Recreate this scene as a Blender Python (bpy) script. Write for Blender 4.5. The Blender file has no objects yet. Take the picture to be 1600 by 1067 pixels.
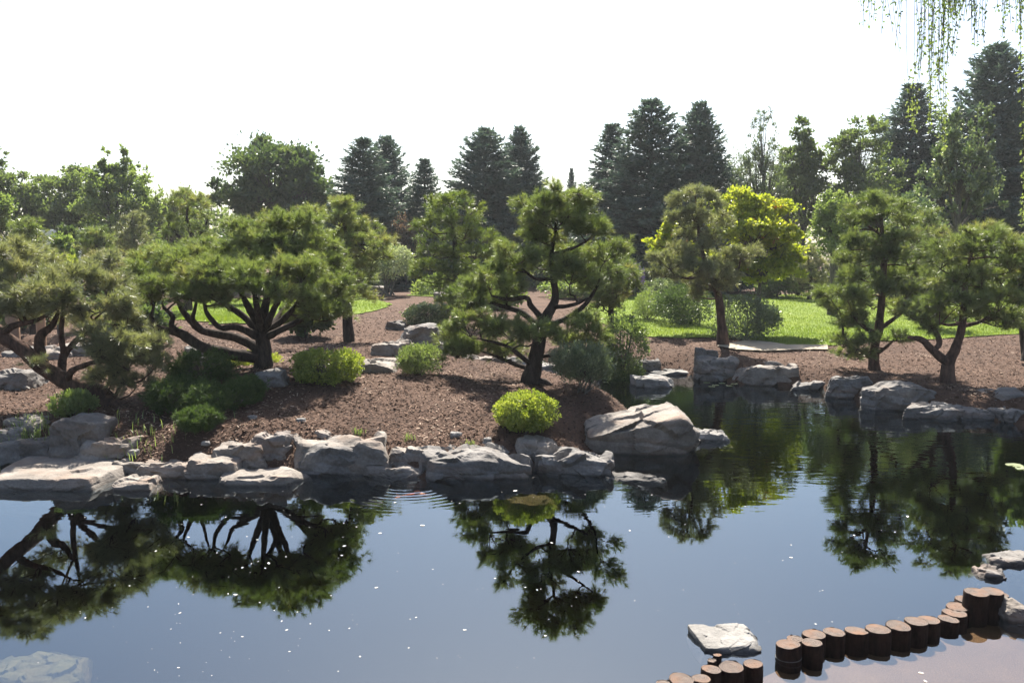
import bpy, bmesh, math, random
import numpy as np
from mathutils import Vector
from mathutils.geometry import delaunay_2d_cdt

# ------------------------------------------------------------------ camera, sky, sun, exposure
SC = bpy.context.scene
COL = SC.collection
F, CAMZ, HOR = 1300.0, 3.0, 395.0
PITCH = math.atan((533.5 - HOR) / F)
cam = bpy.data.cameras.new('camera')
cam.sensor_width = 36.0
cam.lens = 36.0 * F / 1600.0
cam.clip_start = 0.1
cam.clip_end = 3000.0
camo = bpy.data.objects.new('camera', cam)
COL.objects.link(camo)
camo.location = (0, 0, CAMZ)
camo.rotation_euler = (math.pi / 2 - PITCH, 0, 0)
SC.camera = camo

SUN_EL, SUN_AZ = math.radians(52), math.radians(3.0)     # azimuth measured from +Y towards +X
wd = bpy.data.worlds.new('World')
SC.world = wd
wd.use_nodes = True
wn = wd.node_tree
sky = wn.nodes.new('ShaderNodeTexSky')
sky.sky_type = 'NISHITA'
sky.sun_disc = False
sky.sun_elevation = SUN_EL
sky.sun_rotation = SUN_AZ
sky.air_density = 1.0
sky.dust_density = 2.0
sky.ozone_density = 1.0
bg = wn.nodes['Background']
bg.inputs['Strength'].default_value = 0.068
wn.links.new(sky.outputs['Color'], bg.inputs['Color'])
sl = bpy.data.lights.new('sun', 'SUN')
sl.energy = 5.0
sl.angle = math.radians(0.53)
sl.color = (1.0, 0.945, 0.86)
slo = bpy.data.objects.new('sun', sl)
COL.objects.link(slo)
sd = Vector((math.sin(SUN_AZ) * math.cos(SUN_EL), math.cos(SUN_AZ) * math.cos(SUN_EL), math.sin(SUN_EL)))
slo.rotation_euler = (-sd).to_track_quat('-Z', 'Y').to_euler()
slo.location = sd * 60
SC.view_settings.view_transform = 'Standard'
SC.view_settings.look = 'None'
SC.view_settings.gamma = 1.0
SC.view_settings.exposure = 1.7
SC.view_settings.use_curve_mapping = False
SC.render.engine = 'CYCLES'
cy = SC.cycles
cy.max_bounces = 7
cy.diffuse_bounces = 4
cy.glossy_bounces = 3
cy.transmission_bounces = 4
cy.transparent_max_bounces = 10
cy.caustics_reflective = False
cy.caustics_refractive = False
cy.use_denoising = True
cy.use_adaptive_sampling = True
cy.adaptive_threshold = 0.006
try:
    cy.denoiser = 'OPENIMAGEDENOISE'
except Exception:
    pass

RNG = np.random.default_rng(11)

# ------------------------------------------------------------------ pixel / world helpers
CT, ST = math.cos(PITCH), math.sin(PITCH)
def ray(px, py):
    a, b = (px - 800.0) / F, (533.5 - py) / F
    return np.array([a, CT + b * ST, -ST + b * CT])
def P(px, py, d):
    r = ray(px, py)
    return np.array([0, 0, CAMZ]) + r * (d / r[1])
def PZ(px, py, z):
    r = ray(px, py)
    return np.array([0, 0, CAMZ]) + r * ((z - CAMZ) / r[2])

# ------------------------------------------------------------------ noise
def _h(i, j, k, s):
    n = (i * 374761393 + j * 668265263 + k * 2147483647 + s * 974634777) & 0xffffffff
    n = ((n ^ (n >> 13)) * 1274126177) & 0xffffffff
    n = ((n ^ (n >> 16)) * 2246822519) & 0xffffffff
    return (n & 0xffff) / 65535.0
def vn(p, s=0):
    p = np.asarray(p, float)
    i = np.floor(p).astype(np.int64)
    f = p - i
    f = f * f * (3 - 2 * f)
    r = 0
    for a in (0, 1):
        for b in (0, 1):
            for c in (0, 1):
                w = (f[:, 0] if a else 1 - f[:, 0]) * (f[:, 1] if b else 1 - f[:, 1]) * (f[:, 2] if c else 1 - f[:, 2])
                r = r + w * _h(i[:, 0] + a, i[:, 1] + b, i[:, 2] + c, s)
    return r * 2 - 1
def fbm(p, s=0, o=4):
    r, a, q = 0, 0.5, np.asarray(p, float)
    for k in range(o):
        r = r + a * vn(q, s + k)
        a *= 0.5
        q = q * 2.03 + 7.1
    return r

# ------------------------------------------------------------------ terrain
shore_px = [(-220, 742), (-100, 752), (0, 728), (90, 724), (165, 736), (228, 744), (335, 744), (455, 740), (560, 742), (655, 746),
            (830, 740), (922, 724), (932, 704), (975, 682), (1000, 664), (985, 650), (950, 634), (880, 615), (810, 601), (735, 594),
            (716, 588), (722, 581), (790, 582), (850, 585), (930, 584), (975, 586), (1060, 582), (1095, 592), (1160, 601), (1250, 606),
            (1300, 614), (1365, 632), (1460, 648), (1550, 656), (1610, 668), (1700, 690)]
pond = [tuple(PZ(a, b, 0)[:2]) for a, b in shore_px]
pond += [(9.6, 11.6), (7.6, 9.8), (6.5, 8.2), (5.9, 6.8), (5.2, 4.2), (3.4, 3.2), (0, 2.9), (-5, 2.9), (-12, 4.0), (-15, 8)]
pond = np.array(pond)
pond2 = np.array([tuple(PZ(a, b, 0)[:2]) for a, b in [(-260, 596), (20, 592), (60, 584), (70, 572), (20, 566), (-260, 562)]])

def sdist(q, poly):
    a, b = poly, np.roll(poly, -1, 0)
    best = np.full(len(q), 1e9)
    ins = np.zeros(len(q), bool)
    for (ax, ay), (bx, by) in zip(a, b):
        ex, ey = bx - ax, by - ay
        t = np.clip(((q[:, 0] - ax) * ex + (q[:, 1] - ay) * ey) / (ex * ex + ey * ey + 1e-12), 0, 1)
        dx, dy = q[:, 0] - ax - t * ex, q[:, 1] - ay - t * ey
        best = np.minimum(best, dx * dx + dy * dy)
        c = (ay > q[:, 1]) != (by > q[:, 1])
        with np.errstate(divide='ignore', invalid='ignore'):
            xi = ex * (q[:, 1] - ay) / (by - ay + 1e-15) + ax
        ins ^= c & (q[:, 0] < xi)
    d = np.sqrt(best)
    return np.where(ins, -d, d)

ctl = [(412, 572, 1.0), (330, 585, .9), (650, 585, .88), (500, 600, .78), (640, 690, .33), (825, 600, .58), (900, 645, .42), (820, 690, .35),
       (150, 630, .5), (40, 620, .45), (300, 650, .6), (250, 690, .38), (560, 660, .5), (700, 620, .65), (600, 540, .98), (640, 500, 1.05),
       (640, 460, 1.2), (500, 480, 1.1), (400, 500, 1.1), (200, 490, 1.0), (50, 520, .5), (760, 520, .7), (850, 500, .75), (740, 560, .5),
       (1365, 580, .34), (1480, 600, .37), (1125, 540, .58), (1020, 520, .62), (1200, 540, .52), (1400, 530, .55), (1590, 530, .6),
       (1500, 560, .45), (1300, 470, .95), (1500, 480, .95), (1100, 470, .95), (1050, 560, .35), (1240, 560, .42), (900, 480, .9)]
CP = []
for a, b, z in ctl:
    p = PZ(a, b, z)
    CP.append((p[0], p[1], z))
CP += [(s * x, y, z) for s in (-1, 1) for x, y, z in ((30, 45, 1.25), (60, 45, 1.3), (40, 80, 1.5), (30, 25, .9), (14, 12, .8), (14, 4, .9), (30, 0, 1.2), (8, -4, 1.4), (100, 100, 1.6))]
CP += [(0, 60, 1.4), (0, 100, 1.5), (0, 45, 1.25), (0, -2, 1.35), (0, -20, 1.4)]
CP = np.array(CP)
def zt(x, y):
    q = np.stack([np.atleast_1d(np.asarray(x, float)), np.atleast_1d(np.asarray(y, float))], 1)
    num = np.zeros(len(q)); den = np.zeros(len(q))
    for cx, cy_, cz in CP:
        w = 1.0 / (((q[:, 0] - cx) ** 2 + (q[:, 1] - cy_) ** 2) + 0.35) ** 1.6
        num += w * cz; den += w
    land = num / den
    land = land + 0.035 * fbm(np.stack([q[:, 0] * .7, q[:, 1] * .7, q[:, 0] * 0], 1), 5, 3)
    d = np.minimum(sdist(q, pond), sdist(q, pond2))
    t = np.clip(d / 0.85, 0, 1)
    up = 0.02 + (land - 0.02) * (1 - (1 - t) ** 2)
    tw = np.clip(-d / 0.9, 0, 1)
    dn = -0.06 - 0.95 * tw * tw * (3 - 2 * tw)
    return np.where(d > 0, up, dn)
def zt1(x, y):
    return float(zt([x], [y])[0])
_ts = np.concatenate([np.arange(5, 30, .06), np.arange(30, 60, .2), np.arange(60, 300, 2)])
def G(px, py, water=True):
    r = ray(px, py)
    r = r / r[1]
    pts = np.array([0, 0, CAMZ])[None] + _ts[:, None] * r[None]
    z = zt(pts[:, 0], pts[:, 1])
    if water:
        z = np.maximum(z, 0)
    k = np.argmax(pts[:, 2] <= z)
    if pts[k, 2] > z[k]:
        k = len(_ts) - 1
    return np.array([pts[k, 0], pts[k, 1], z[k]])

# ------------------------------------------------------------------ mesh building
def make_mesh(name, V, tris=None, quads=None, mat=None, rnd=None, smooth=False):
    V = np.asarray(V, np.float32).reshape(-1, 3)
    me = bpy.data.meshes.new(name)
    me.vertices.add(len(V))
    me.vertices.foreach_set('co', V.ravel())
    lo, st = [], []
    off = 0
    for fa, k in ((tris, 3), (quads, 4)):
        if fa is not None and len(fa):
            fa = np.asarray(fa, np.int32).reshape(-1, k)
            lo.append(fa.ravel())
            st.append(off + np.arange(len(fa)) * k)
            off += fa.size
    lo = np.concatenate(lo).astype(np.int32)
    st = np.concatenate(st).astype(np.int32)
    me.loops.add(len(lo))
    me.loops.foreach_set('vertex_index', lo)
    me.polygons.add(len(st))
    me.polygons.foreach_set('loop_start', st)
    me.polygons.foreach_set('use_smooth', np.full(len(st), smooth, bool))
    me.update(calc_edges=True)
    if rnd is not None:
        at = me.attributes.new('rnd', 'FLOAT', 'POINT')
        at.data.foreach_set('value', np.asarray(rnd, np.float32))
    if mat:
        me.materials.append(mat)
    return me
def link(name, me, parent=None, loc=None):
    o = bpy.data.objects.new(name, me)
    COL.objects.link(o)
    if parent is not None:
        o.parent = parent
    if loc is not None:
        o.location = tuple(float(v) for v in loc)
    return o
def tag(o, label, cat, group=None):
    o['label'] = label
    o['category'] = cat
    if group:
        o['group'] = group
    return o
def empty(name, loc, label, cat, group=None):
    o = bpy.data.objects.new(name, None)
    COL.objects.link(o)
    o.location = tuple(float(v) for v in loc)
    return tag(o, label, cat, group)

def norm(v):
    return v / (np.linalg.norm(v, axis=-1, keepdims=True) + 1e-9)

class Soup:                      # indexed geometry collected piece by piece
    def __init__(s):
        s.v, s.t, s.q, s.r, s.n = [], [], [], [], 0
    def add(s, V, tris=None, quads=None, rnd=0.5):
        V = np.asarray(V, float).reshape(-1, 3)
        if tris is not None:
            s.t.append(np.asarray(tris).reshape(-1, 3) + s.n)
        if quads is not None:
            s.q.append(np.asarray(quads).reshape(-1, 4) + s.n)
        s.v.append(V)
        s.r.append(np.broadcast_to(np.asarray(rnd, float), (len(V),)))
        s.n += len(V)
    def mesh(s, name, mat, origin=(0, 0, 0), smooth=False):
        return make_mesh(name, np.concatenate(s.v) - np.asarray(origin)[None], np.concatenate(s.t) if s.t else None,
                         np.concatenate(s.q) if s.q else None, mat, np.concatenate(s.r), smooth)

def catmull(pts, sub=5):
    pts = np.asarray(pts, float)
    if len(pts) < 3:
        t = np.linspace(0, 1, sub + 1)[:, None]
        return pts[0] * (1 - t) + pts[-1] * t
    e = np.vstack([2 * pts[0] - pts[1], pts, 2 * pts[-1] - pts[-2]])
    out = []
    for i in range(1, len(e) - 2):
        for k in range(sub):
            t = k / sub
            a, b, c, d = e[i - 1], e[i], e[i + 1], e[i + 2]
            out.append(.5 * (2 * b + (c - a) * t + (2 * a - 5 * b + 4 * c - d) * t * t + (3 * b - a - 3 * c + d) * t ** 3))
    out.append(pts[-1])
    return np.array(out)
def tube(s, path4, sides=8, sub=5, rough=0.1, seed=0, cap=True):
    """path4: rows of x, y, z, radius"""
    c = catmull(path4, sub)
    p, r = c[:, :3], np.maximum(c[:, 3], .002)
    tan = norm(np.gradient(p, axis=0))
    ref = np.array([0.3, 1, 0.15]) if abs(tan[0][1]) < .9 else np.array([1, 0, .2])
    nr = np.cross(tan, ref); nr = norm(nr)
    bi = np.cross(tan, nr)
    a = np.arange(sides) / sides * 2 * np.pi
    ring = nr[:, None] * np.cos(a)[None, :, None] + bi[:, None] * np.sin(a)[None, :, None]
    V = p[:, None] + ring * r[:, None, None]
    if rough:
        n = fbm(V.reshape(-1, 3) * (0.9 / max(r.max(), .02)) , seed, 3).reshape(len(p), sides, 1)
        V = V + ring * r[:, None, None] * n * rough * 2
    k, m = len(p), sides
    i = np.arange(k - 1)[:, None] * m
    j = np.arange(m)[None]
    q = np.stack([i + j, i + (j + 1) % m, i + m + (j + 1) % m, i + m + j], -1).reshape(-1, 4)
    V = V.reshape(-1, 3)
    tr = None
    if cap:
        V = np.vstack([V, p[-1] + tan[-1] * r[-1] * .3])
        tr = [(k * m - m + jj, k * m - m + (jj + 1) % m, k * m) for jj in range(m)]
    s.add(V, tr, q)
def twigs(s, A, B, r0, r1):
    A, B = np.asarray(A, float), np.asarray(B, float)
    n = len(A)
    if n == 0:
        return
    d = norm(B - A)
    ref = np.where(np.abs(d[:, 2:3]) > .9, np.array([[1., 0, 0]]), np.array([[0, 0, 1.]]))
    u = norm(np.cross(d, ref)); v = np.cross(d, u)
    V = np.zeros((n, 6, 3))
    for k in range(3):
        a = k * 2 * math.pi / 3
        o = u * math.cos(a) + v * math.sin(a)
        V[:, k] = A + o * r0
        V[:, 3 + k] = B + o * r1
    b = np.arange(n)[:, None] * 6
    q = np.concatenate([b + np.array([[k, (k + 1) % 3, 3 + (k + 1) % 3, 3 + k]]) for k in range(3)], 0)
    s.add(V.reshape(-1, 3), None, q)

def needle_tufts(s, pos, ax, nn, L, W, rng, shoot=.5, tint=None):
    n = len(pos)
    pos = np.repeat(pos, nn, 0)
    ax = np.repeat(ax, nn, 0)
    ref = rng.normal(size=(n * nn, 3))
    pr = norm(np.cross(ax, ref))
    phi = np.radians(rng.uniform(8, 72, n * nn))[:, None]
    d = ax * np.cos(phi) + pr * np.sin(phi)
    base = pos - ax * (rng.uniform(0, 1, (n * nn, 1)) * L * shoot)
    ln = L * rng.uniform(.75, 1.12, (n * nn, 1))
    tip = base + d * ln - np.array([[0, 0, 1.]]) * (ln * .07)
    sd_ = norm(np.cross(d, rng.normal(size=(n * nn, 3)))) * W * .5
    V = np.stack([base - sd_, base + sd_, tip], 1)
    if tint is None:
        tint = rng.uniform(0, 1, n)
    r = np.clip(np.repeat(tint, nn) * .75 + rng.uniform(0, .25, n * nn), 0, 1)
    s.add(V.reshape(-1, 3), np.arange(n * nn * 3).reshape(-1, 3), None, np.repeat(r, 3))

def leaf_quads(s, pos, ax, L, W, rng, tint, fold=.25):
    """one folded diamond leaf per row"""
    n = len(pos)
    ax = norm(ax)
    side = norm(np.cross(ax, rng.normal(size=(n, 3))))
    nrm = np.cross(ax, side)
    L = (np.ones(n) * L * rng.uniform(.7, 1.25, n))[:, None]
    W = (np.ones(n) * W * rng.uniform(.75, 1.2, n))[:, None]
    V = np.stack([pos, pos + ax * L * .5 + side * W * .5 + nrm * W * fold, pos + ax * L, pos + ax * L * .5 - side * W * .5 + nrm * W * fold], 1)
    s.add(V.reshape(-1, 3), None, np.arange(n * 4).reshape(-1, 4), np.repeat(tint, 4))

# ------------------------------------------------------------------ materials
def mat(name):
    m = bpy.data.materials.new(name)
    m.use_nodes = True
    nt = m.node_tree
    for n in list(nt.nodes):
        nt.nodes.remove(n)
    return m, nt, nt.nodes.new('ShaderNodeOutputMaterial')
def N(nt, typ, **kw):
    n = nt.nodes.new(typ)
    for k, v in kw.items():
        if k.startswith('i_'):
            n.inputs[k[2:].replace('_', ' ')].default_value = v
        elif k.startswith('n_'):
            n.inputs[int(k[2:])].default_value = v
        else:
            setattr(n, k, v)
    return n
def ramp(nt, stops):
    r = nt.nodes.new('ShaderNodeValToRGB')
    e = r.color_ramp.elements
    while len(e) < len(stops):
        e.new(.5)
    for i, (p, c) in enumerate(stops):
        e[i].position = p
        e[i].color = (*c, 1)
    return r
def leaf_mat(name, stops, trans=.42, gloss=.05, rough=.45, tboost=(1.15, 1.2, .6)):
    m, nt, out = mat(name)
    at = N(nt, 'ShaderNodeAttribute', attribute_name='rnd')
    r = ramp(nt, stops)
    nt.links.new(at.outputs['Fac'], r.inputs['Fac'])
    df = N(nt, 'ShaderNodeBsdfDiffuse')
    tr = N(nt, 'ShaderNodeBsdfTranslucent')
    mx = N(nt, 'ShaderNodeMix', data_type='RGBA', blend_type='MULTIPLY')
    mx.inputs[0].default_value = 1
    mx.inputs[7].default_value = (*tboost, 1)
    nt.links.new(r.outputs[0], mx.inputs[6])
    nt.links.new(r.outputs[0], df.inputs['Color'])
    nt.links.new(mx.outputs[2], tr.inputs['Color'])
    ms = N(nt, 'ShaderNodeMixShader', n_0=trans)
    nt.links.new(df.outputs[0], ms.inputs[1]); nt.links.new(tr.outputs[0], ms.inputs[2])
    gl = N(nt, 'ShaderNodeBsdfGlossy', i_Roughness=rough)
    gl.inputs['Color'].default_value = (.9, .9, .85, 1)
    m2 = N(nt, 'ShaderNodeMixShader', n_0=gloss)
    nt.links.new(ms.outputs[0], m2.inputs[1]); nt.links.new(gl.outputs[0], m2.inputs[2])
    nt.links.new(m2.outputs[0], out.inputs['Surface'])
    return m
def bark_mat(name, c0, c1, scale=14, bump=.5):
    m, nt, out = mat(name)
    b = N(nt, 'ShaderNodeBsdfPrincipled', i_Roughness=.92)
    b.inputs['Specular IOR Level'].default_value = .15
    tc = N(nt, 'ShaderNodeTexCoord')
    mp = N(nt, 'ShaderNodeMapping'); mp.inputs['Scale'].default_value = (1, 1, .3)
    nt.links.new(tc.outputs['Object'], mp.inputs['Vector'])
    n = N(nt, 'ShaderNodeTexNoise', i_Scale=scale * 1.2, i_Detail=7.0, i_Roughness=.68)
    n2 = N(nt, 'ShaderNodeTexNoise', i_Scale=scale * .3, i_Detail=3.0)
    nt.links.new(mp.outputs[0], n.inputs['Vector']); nt.links.new(mp.outputs[0], n2.inputs['Vector'])
    ma = N(nt, 'ShaderNodeMath', operation='MULTIPLY_ADD', n_1=.4)
    nt.links.new(n2.outputs['Fac'], ma.inputs[0]); nt.links.new(n.outputs['Fac'], ma.inputs[2])
    r = ramp(nt, [(.52, c0), (.92, c1)])
    nt.links.new(ma.outputs[0], r.inputs[0])
    nt.links.new(r.outputs[0], b.inputs['Base Color'])
    bp = N(nt, 'ShaderNodeBump', i_Strength=bump, i_Distance=.03)
    nt.links.new(ma.outputs[0], bp.inputs['Height']); nt.links.new(bp.outputs[0], b.inputs['Normal'])
    nt.links.new(b.outputs[0], out.inputs['Surface'])
    return m
def rock_mat(name, dark, mid, light, rust=.35):
    m, nt, out = mat(name)
    b = N(nt, 'ShaderNodeBsdfPrincipled', i_Roughness=.85)
    b.inputs['Specular IOR Level'].default_value = .25
    tc = N(nt, 'ShaderNodeTexCoord')
    oi = N(nt, 'ShaderNodeObjectInfo')
    ad = N(nt, 'ShaderNodeVectorMath', operation='ADD')
    nt.links.new(tc.outputs['Object'], ad.inputs[0]); nt.links.new(oi.outputs['Location'], ad.inputs[1])
    n1 = N(nt, 'ShaderNodeTexNoise', i_Scale=2.4, i_Detail=9.0, i_Roughness=.62)
    n2 = N(nt, 'ShaderNodeTexNoise', i_Scale=26.0, i_Detail=7.0, i_Roughness=.7)
    n3 = N(nt, 'ShaderNodeTexNoise', i_Scale=1.3, i_Detail=4.0)
    mp = N(nt, 'ShaderNodeMapping'); mp.inputs['Scale'].default_value = (1, 1, 5); mp.inputs['Rotation'].default_value = (.15, .2, 0)
    nt.links.new(ad.outputs[0], mp.inputs['Vector'])
    for n in (n1, n2):
        nt.links.new(ad.outputs[0], n.inputs['Vector'])
    nt.links.new(mp.outputs[0], n3.inputs['Vector'])
    r = ramp(nt, [(.3, dark), (.5, mid), (.72, light)])
    mm = N(nt, 'ShaderNodeMix', n_0=.35); nt.links.new(n1.outputs['Fac'], mm.inputs[2]); nt.links.new(n2.outputs['Fac'], mm.inputs[3])
    nt.links.new(mm.outputs[0], r.inputs[0])
    mr = N(nt, 'ShaderNodeMix', data_type='RGBA'); mr.inputs[7].default_value = (.30, .17, .10, 1)
    rr = ramp(nt, [(.52, (0, 0, 0)), (.75, (rust, rust, rust))])
    nt.links.new(n3.outputs['Fac'], rr.inputs[0]); nt.links.new(rr.outputs[0], mr.inputs[0]); nt.links.new(r.outputs[0], mr.inputs[6])
    # stone that the pond laps is wet: a dark band just above the waterline
    ge = N(nt, 'ShaderNodeNewGeometry'); sz = N(nt, 'ShaderNodeSeparateXYZ'); nt.links.new(ge.outputs['Position'], sz.inputs[0])
    wz = N(nt, 'ShaderNodeMath', operation='MULTIPLY_ADD', n_1=.09, n_2=-.035); nt.links.new(n1.outputs['Fac'], wz.inputs[0])
    dz = N(nt, 'ShaderNodeMath', operation='SUBTRACT'); nt.links.new(sz.outputs['Z'], dz.inputs[0]); nt.links.new(wz.outputs[0], dz.inputs[1])
    wm = N(nt, 'ShaderNodeMapRange'); wm.inputs[1].default_value = .0; wm.inputs[2].default_value = .035; wm.inputs[3].default_value = .42; wm.inputs[4].default_value = 1.0
    nt.links.new(dz.outputs[0], wm.inputs[0])
    wc = N(nt, 'ShaderNodeMix', data_type='RGBA', blend_type='MULTIPLY'); wc.inputs[0].default_value = 1
    nt.links.new(mr.outputs[2], wc.inputs[6]); nt.links.new(wm.outputs[0], wc.inputs[7])
    nt.links.new(wc.outputs[2], b.inputs['Base Color'])
    bh = N(nt, 'ShaderNodeMath', operation='MULTIPLY_ADD', n_1=.35)
    nt.links.new(n2.outputs['Fac'], bh.inputs[0]); nt.links.new(n3.outputs['Fac'], bh.inputs[2])
    bp = N(nt, 'ShaderNodeBump', i_Strength=.7, i_Distance=.045)
    nt.links.new(bh.outputs[0], bp.inputs['Height']); nt.links.new(bp.outputs[0], b.inputs['Normal'])
    nt.links.new(b.outputs[0], out.inputs['Surface'])
    return m
def tint_mat(name, stops, rough=.9):
    m, nt, out = mat(name)
    b = N(nt, 'ShaderNodeBsdfPrincipled', i_Roughness=rough)
    b.inputs['Specular IOR Level'].default_value = .2
    at = N(nt, 'ShaderNodeAttribute', attribute_name='rnd')
    r = ramp(nt, stops)
    nt.links.new(at.outputs['Fac'], r.inputs[0]); nt.links.new(r.outputs[0], b.inputs['Base Color'])
    nt.links.new(b.outputs[0], out.inputs['Surface'])
    return m
def noise_mat(name, stops, scale=3.0, detail=8.0, rough=.9, bump=.4, bdist=.03, scale2=40.0, mixf=.45, spec=.2):
    m, nt, out = mat(name)
    b = N(nt, 'ShaderNodeBsdfPrincipled', i_Roughness=rough)
    b.inputs['Specular IOR Level'].default_value = spec
    tc = N(nt, 'ShaderNodeTexCoord')
    n1 = N(nt, 'ShaderNodeTexNoise', i_Scale=scale, i_Detail=detail)
    n2 = N(nt, 'ShaderNodeTexNoise', i_Scale=scale2, i_Detail=6.0, i_Roughness=.7)
    for n in (n1, n2):
        nt.links.new(tc.outputs['Object'], n.inputs['Vector'])
    mm = N(nt, 'ShaderNodeMix', n_0=mixf); nt.links.new(n1.outputs['Fac'], mm.inputs[2]); nt.links.new(n2.outputs['Fac'], mm.inputs[3])
    r = ramp(nt, stops)
    nt.links.new(mm.outputs[0], r.inputs[0]); nt.links.new(r.outputs[0], b.inputs['Base Color'])
    bp = N(nt, 'ShaderNodeBump', i_Strength=bump, i_Distance=bdist)
    nt.links.new(n2.outputs['Fac'], bp.inputs['Height']); nt.links.new(bp.outputs[0], b.inputs['Normal'])
    nt.links.new(b.outputs[0], out.inputs['Surface'])
    return m

M = {}
M['pine'] = leaf_mat('pine_needles', [(0, (.095, .135, .042)), (.5, (.165, .210, .068)), (.85, (.225, .245, .090)), (1, (.29, .24, .11))], .5, .07, .38)
M['pine_grey'] = leaf_mat('grey_pine_needles', [(0, (.115, .135, .065)), (.5, (.20, .215, .11)), (.85, (.28, .275, .15)), (1, (.34, .285, .16))], .48, .09, .38)
M['pine_bright'] = leaf_mat('bright_pine_needles', [(0, (.06, .10, .024)), (.5, (.12, .17, .035)), (1, (.20, .235, .05))], .45, .06, .4)
M['spruce'] = leaf_mat('blue_spruce_needles', [(0, (.045, .075, .058)), (.5, (.080, .118, .094)), (1, (.14, .18, .14))], .3, .05, .45, (1, 1.1, .8))
M['leaf_dark'] = leaf_mat('dark_green_leaves', [(0, (.045, .075, .03)), (.6, (.085, .125, .05)), (1, (.13, .17, .07))], .42, .06, .4)
M['leaf_mid'] = leaf_mat('mid_green_leaves', [(0, (.085, .12, .045)), (.6, (.145, .19, .07)), (1, (.20, .245, .10))], .5, .06, .4)
M['leaf_light'] = leaf_mat('light_green_leaves', [(0, (.11, .16, .05)), (.6, (.185, .245, .08)), (1, (.26, .31, .12))], .5, .06, .4)
M['leaf_yellow'] = leaf_mat('yellow_green_leaves', [(0, (.115, .165, .025)), (.6, (.24, .30, .05)), (1, (.39, .43, .11))], .48, .05, .4, (1.1, 1.1, .5))
M['maple'] = leaf_mat('maple_leaves', [(0, (.17, .23, .03)), (.45, (.32, .37, .05)), (.96, (.46, .46, .09)), (.975, (.42, .12, .06)), (1, (.42, .14, .08))], .55, .05, .4, (1.1, 1.1, .5))
M['leaf_grey'] = leaf_mat('grey_green_leaves', [(0, (.07, .10, .05)), (.6, (.15, .19, .105)), (1, (.30, .34, .21))], .42, .10, .35)
M['leaf_white'] = leaf_mat('white_edged_leaves', [(0, (.06, .10, .045)), (.5, (.14, .19, .09)), (.75, (.36, .40, .25)), (1, (.5, .52, .38))], .38, .1, .35)
M['leaf_red'] = leaf_mat('copper_leaves', [(0, (.075, .062, .04)), (.6, (.135, .10, .065)), (1, (.2, .145, .095))], .4, .05, .4, (1.2, 1, .8))
M['juniper'] = leaf_mat('juniper_sprays', [(0, (.03, .055, .02)), (.6, (.06, .095, .03)), (1, (.10, .145, .045))], .35, .02, .45)
M['grassblade'] = leaf_mat('lawn_blades', [(0, (.095, .15, .018)), (.6, (.155, .215, .025)), (1, (.23, .27, .05))], .5, .05, .4, (1.1, 1.15, .5))
M['bark'] = bark_mat('pine_bark', (.014, .011, .009), (.07, .052, .042))
M['bark_red'] = bark_mat('reddish_pine_bark', (.030, .020, .016), (.15, .09, .066))
M['bark_grey'] = bark_mat('grey_bark', (.05, .045, .038), (.18, .16, .135))
M['twig'] = bark_mat('twig_bark', (.045, .034, .026), (.12, .09, .07), 30, .2)
M['rock_tan'] = rock_mat('tan_rock', (.080, .067, .056), (.20, .174, .148), (.34, .305, .268), .42)
M['rock_grey'] = rock_mat('grey_rock', (.060, .054, .049), (.150, .138, .125), (.29, .27, .248), .3)
M['rock_pale'] = rock_mat('pale_rock', (.10, .095, .085), (.22, .208, .19), (.34, .325, .30), .2)
M['rock_moss'] = rock_mat('mossy_rock', (.06, .065, .02), (.15, .15, .05), (.26, .24, .11), .2)
M['mulch'] = noise_mat('bark_mulch', [(.25, (.026, .016, .011)), (.5, (.088, .051, .034)), (.75, (.165, .102, .072))], .9, 8, .95, .9, .04, 55, .62)
M['chips'] = tint_mat('mulch_chips', [(0, (.022, .013, .009)), (.4, (.072, .040, .026)), (.8, (.145, .086, .058)), (.95, (.25, .170, .12)), (1, (.36, .27, .20))])
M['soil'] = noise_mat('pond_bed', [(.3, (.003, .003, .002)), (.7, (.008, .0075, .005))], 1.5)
M['lawn'] = noise_mat('lawn_turf', [(.25, (.075, .115, .016)), (.5, (.125, .175, .022)), (.75, (.18, .22, .035))], .9, 6, .95, .6, .05, 60, .4)
M['gravel'] = noise_mat('shallow_gravel', [(.25, (.045, .026, .012)), (.5, (.105, .062, .030)), (.75, (.19, .125, .068))], 3, 5, .9, .6, .02, 70, .75)
M['sand'] = noise_mat('bare_sandy_soil', [(.3, (.26, .21, .15)), (.7, (.42, .36, .28))], 3, 6, .95, .4, .02, 50, .5)
M['logwood'] = bark_mat('wet_log_bark', (.012, .007, .005), (.055, .032, .022), 22, .7)
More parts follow.
